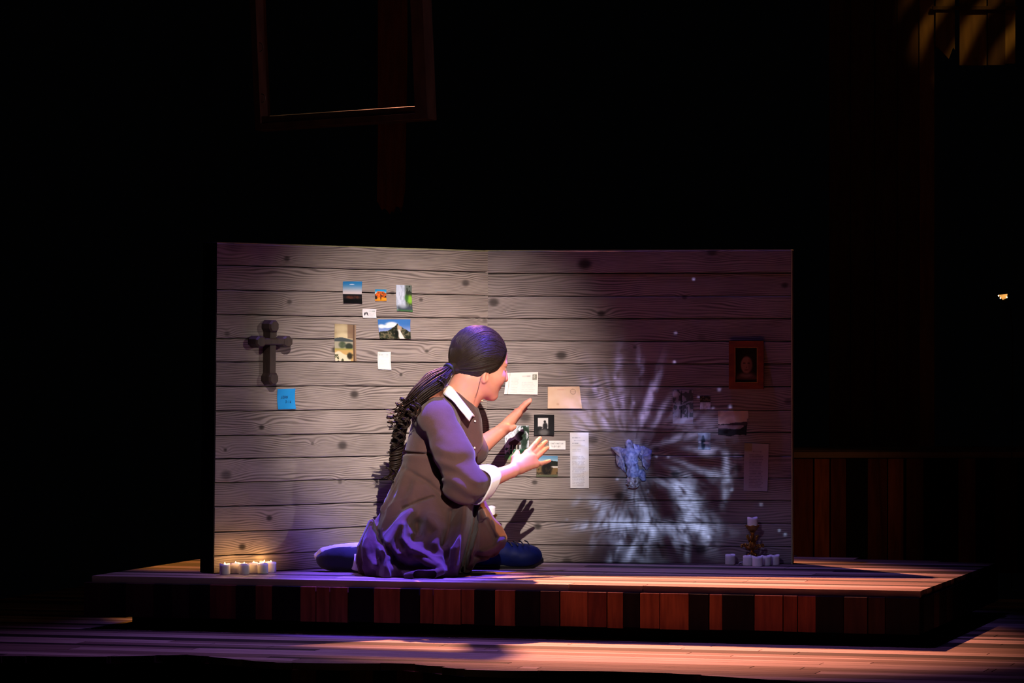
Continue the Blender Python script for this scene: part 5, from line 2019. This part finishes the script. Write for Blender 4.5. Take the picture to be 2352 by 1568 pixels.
for i_ in range(190):
    th0 = rg.random() * 6.28
    rho = math.sqrt(rg.random()) * .95
    end = NP_ - int(rg.random() ** 2 * 26)
    if rg.random() < .22:
        end = int(NP_ * rg.uniform(.38, .6))
    wob = rg.normal(0, .002, (1, 3)) * np.sin(tpar * 9 + i_)[:, None]
    ang = th0 + tw
    ps = pp + (Rp * rho)[:, None] * (np.cos(ang)[:, None] * N1 + np.sin(ang)[:, None] * N2) + wob
    ps = ps[:end:1]
    if len(ps) < 20:
        continue
    rr = np.full(len(ps), rg.uniform(.0012, .0022))
    rr[-8:] *= np.linspace(1, .25, 8)
    mb.tube(ps[::2], rr[::2], 5)
# wound ribbons of strands that make the ringlet read as a curl
for k in range(2):
    n_ = 150
    s0 = np.linspace(.47, 1, n_)
    P0, A1, A2 = (np.stack([np.interp(s0, tpar, q[:, c]) for c in range(3)], 1) for q in (pp, N1, N2))
    R0_ = np.interp(s0, [.47, .55, .7, .9, 1], [.010, .018, .020, .017, .007])
    for st in range(7):
        ang = k * math.pi + (s0 - .47) / .53 * 6.28 * 6 + (st - 3) * .24
        ps = P0 + (R0_ * (1 + .06 * math.cos(st)))[:, None] * (np.cos(ang)[:, None] * A1 + np.sin(ang)[:, None] * A2)
        mb.tube(ps, np.interp(s0, [.47, .52, .95, 1], [.001, .0030, .0026, .0008]), 5)
tail = mpart('ponytail', mb, M_hair)
# loose curls
mb = MB()
curl_px = [(968, 900, 12.12, 940, 915, 7, 1.6), (962, 903, 12.12, 912, 925, 8, 2.0), (952, 912, 12.12, 900, 945, 8, 2.2), (945, 918, 12.13, 908, 958, 8, 2.2), (940, 925, 12.13, 893, 962, 8, 2.4), (932, 935, 12.14, 900, 985, 8, 2.6),
           (928, 945, 12.15, 890, 980, 8, 2.2), (950, 918, 12.10, 945, 962, 8, 2.2), (942, 928, 12.10, 930, 985, 8, 2.8), (955, 912, 12.10, 962, 950, 6, 1.7), (925, 955, 12.13, 920, 1010, 8, 2.8),
           (1012, 862, 12.14, 1026, 892, 6, 1.2), (1006, 868, 12.13, 1018, 895, 6, 1.2), (992, 872, 12.14, 958, 890, 7, 1.4), (985, 878, 12.13, 950, 905, 8, 1.6),
           (908, 1060, 12.20, 895, 1110, 7, 2.2), (906, 1050, 12.20, 884, 1100, 7, 2.2), (915, 985, 12.18, 896, 1040, 7, 2.6), (918, 975, 12.16, 905, 1030, 8, 2.6)]
for x0, y0, Y0, x1, y1, rp, turns in curl_px:
    ph = rg.random() * 6.28
    for rep in range(7):
        n_ = 44
        s_ = np.linspace(0, 1, n_)
        jx, jy = rg.normal(0, 2.2, 2)
        cxp = x0 + (x1 + jx - x0) * s_
        cyp = y0 + (y1 + jy - y0) * s_
        am = rp * np.minimum(1, s_ * 3) * (1 + rg.normal(0, .08))
        ang = ph + s_ * turns * 6.28 * rg.uniform(.97, 1.03) + rg.normal(0, .16)
        # a helix seen from the side, hanging along its axis
        pts = [W(cxp[i_] + am[i_] * math.cos(ang[i_]), cyp[i_] + .55 * am[i_] * math.sin(ang[i_]), Y0 + am[i_] * 1.3e-3 * math.sin(ang[i_]) + rep * .0008) for i_ in range(n_)]
        mb.tube(pts, np.interp(s_, [0, .1, .85, 1], [.0016, .0017, .0015, .0005]), 5)
lc = mpart('loose_curls', mb, M_hair, parent=tail)
lc['kind'] = 'stuff'

# ---- shoes and sock
M_canvas = cloth_mat('grey_blue_canvas', (28, 30, 38), (40, 42, 52), .8)
M_rubber = mat_noise('white_rubber', (206, 206, 214), (224, 224, 230), 30, .5)
M_navy = mat_noise('navy_leather', (8, 18, 66), (11, 24, 80), 30, .55, spec=.15)
M_navysole = mat_noise('black_sole', (12, 12, 18), (18, 18, 24), 30, .6)


def shoe(name, toe, a, n, upper_mat, sole_mat, length, laces=None, trim=None):
    a = np.array(a, float)
    a /= np.linalg.norm(a)
    n = np.array(n, float)
    n -= a * (n @ a)
    n /= np.linalg.norm(n)
    wv = np.cross(n, a)
    R = np.stack([a, wv, n], 1).astype(np.float32)
    org = np.asarray(toe) - a * length

    def loc(P):
        return (P - org.astype(np.float32)) @ R

    def f_up(P):
        q = loc(P)
        q = q.copy()
        q[:, 1] *= .88
        d = s_ell(q, (length - .070, 0, .004), (.069, .042, .040))
        d = smin(d, s_ell(q, (.085, 0, -.014), (.085, .036, .042)), .03)
        d = smin(d, s_ell(q, (.05, 0, -.03), (.045, .032, .04)), .02)
        d = smax(d, q[:, 2] - .018, .003)
        return d + .0015 * n3(P, 60)

    def f_so(P):
        q = loc(P)
        x = (q[:, 0] - length / 2) / (length / 2 + .004)
        hw2 = np.interp(q[:, 0], [-.01, 0, .03, .09, .17, .22, length - .005, length + .01], [.001, .018, .030, .031, .041, .036, .012, .001]).astype(np.float32)
        d = np.maximum(np.abs(q[:, 1]) - hw2, np.abs(q[:, 2] - .023) - .0085)
        return np.maximum(d * .8, (np.abs(x) - 1) * length / 2)
    c = org + a * length / 2
    up_ = sdf_ob(name, f_up, c - .19, c + .19, .0035, upper_mat, person, base_pt)
    so_ = sdf_ob('sole', f_so, c - .19, c + .19, .003, sole_mat, up_, base_pt)
    loc2w = lambda x, y, z: org + a * x + wv * y + n * z
    if laces is not None:
        mb = MB()
        for k in range(4):
            x = length - .115 + k * .019
            mb.tube([loc2w(x, -.016, -.046), loc2w(x + .006, 0, -.051), loc2w(x + .012, .016, -.047)], .0022, 6)
        mb.ob('laces', laces, up_, smooth=True, shift=base_pt)
    if trim is not None:
        mb = MB()
        for sgn in (-1, 1):
            xs_ = np.linspace(.02, length - .004, 22)
            hw2 = np.interp(xs_, [0, .03, .09, .17, .22, length - .005], [.018, .030, .031, .041, .036, .010])
            mb.tube([loc2w(x, sgn * (h + .0008), .0135) for x, h in zip(xs_, hw2)], .0012, 5)
        mb.ob('welt', trim, up_, smooth=True, shift=base_pt)
    return up_


shoe('shoe', W(726, 1291, 12.30), (-1, .08, -.17), (-.28, .55, .80), M_canvas, M_rubber, .245, trim=M_sock)
s2 = shoe('shoe', W(1246, 1272, 12.47), (1, .12, .05), (.05, .45, -.85), M_navy, M_navysole, .25, laces=M_navysole)
s2['label'] = 'dark navy shoe'
mpart('sock', MB().tube([W(812, 1290, 12.245), W(822, 1291, 12.25), W(834, 1292, 12.26), W(850, 1290, 12.27)], [.026, .0285, .031, .033], 18), M_sock)
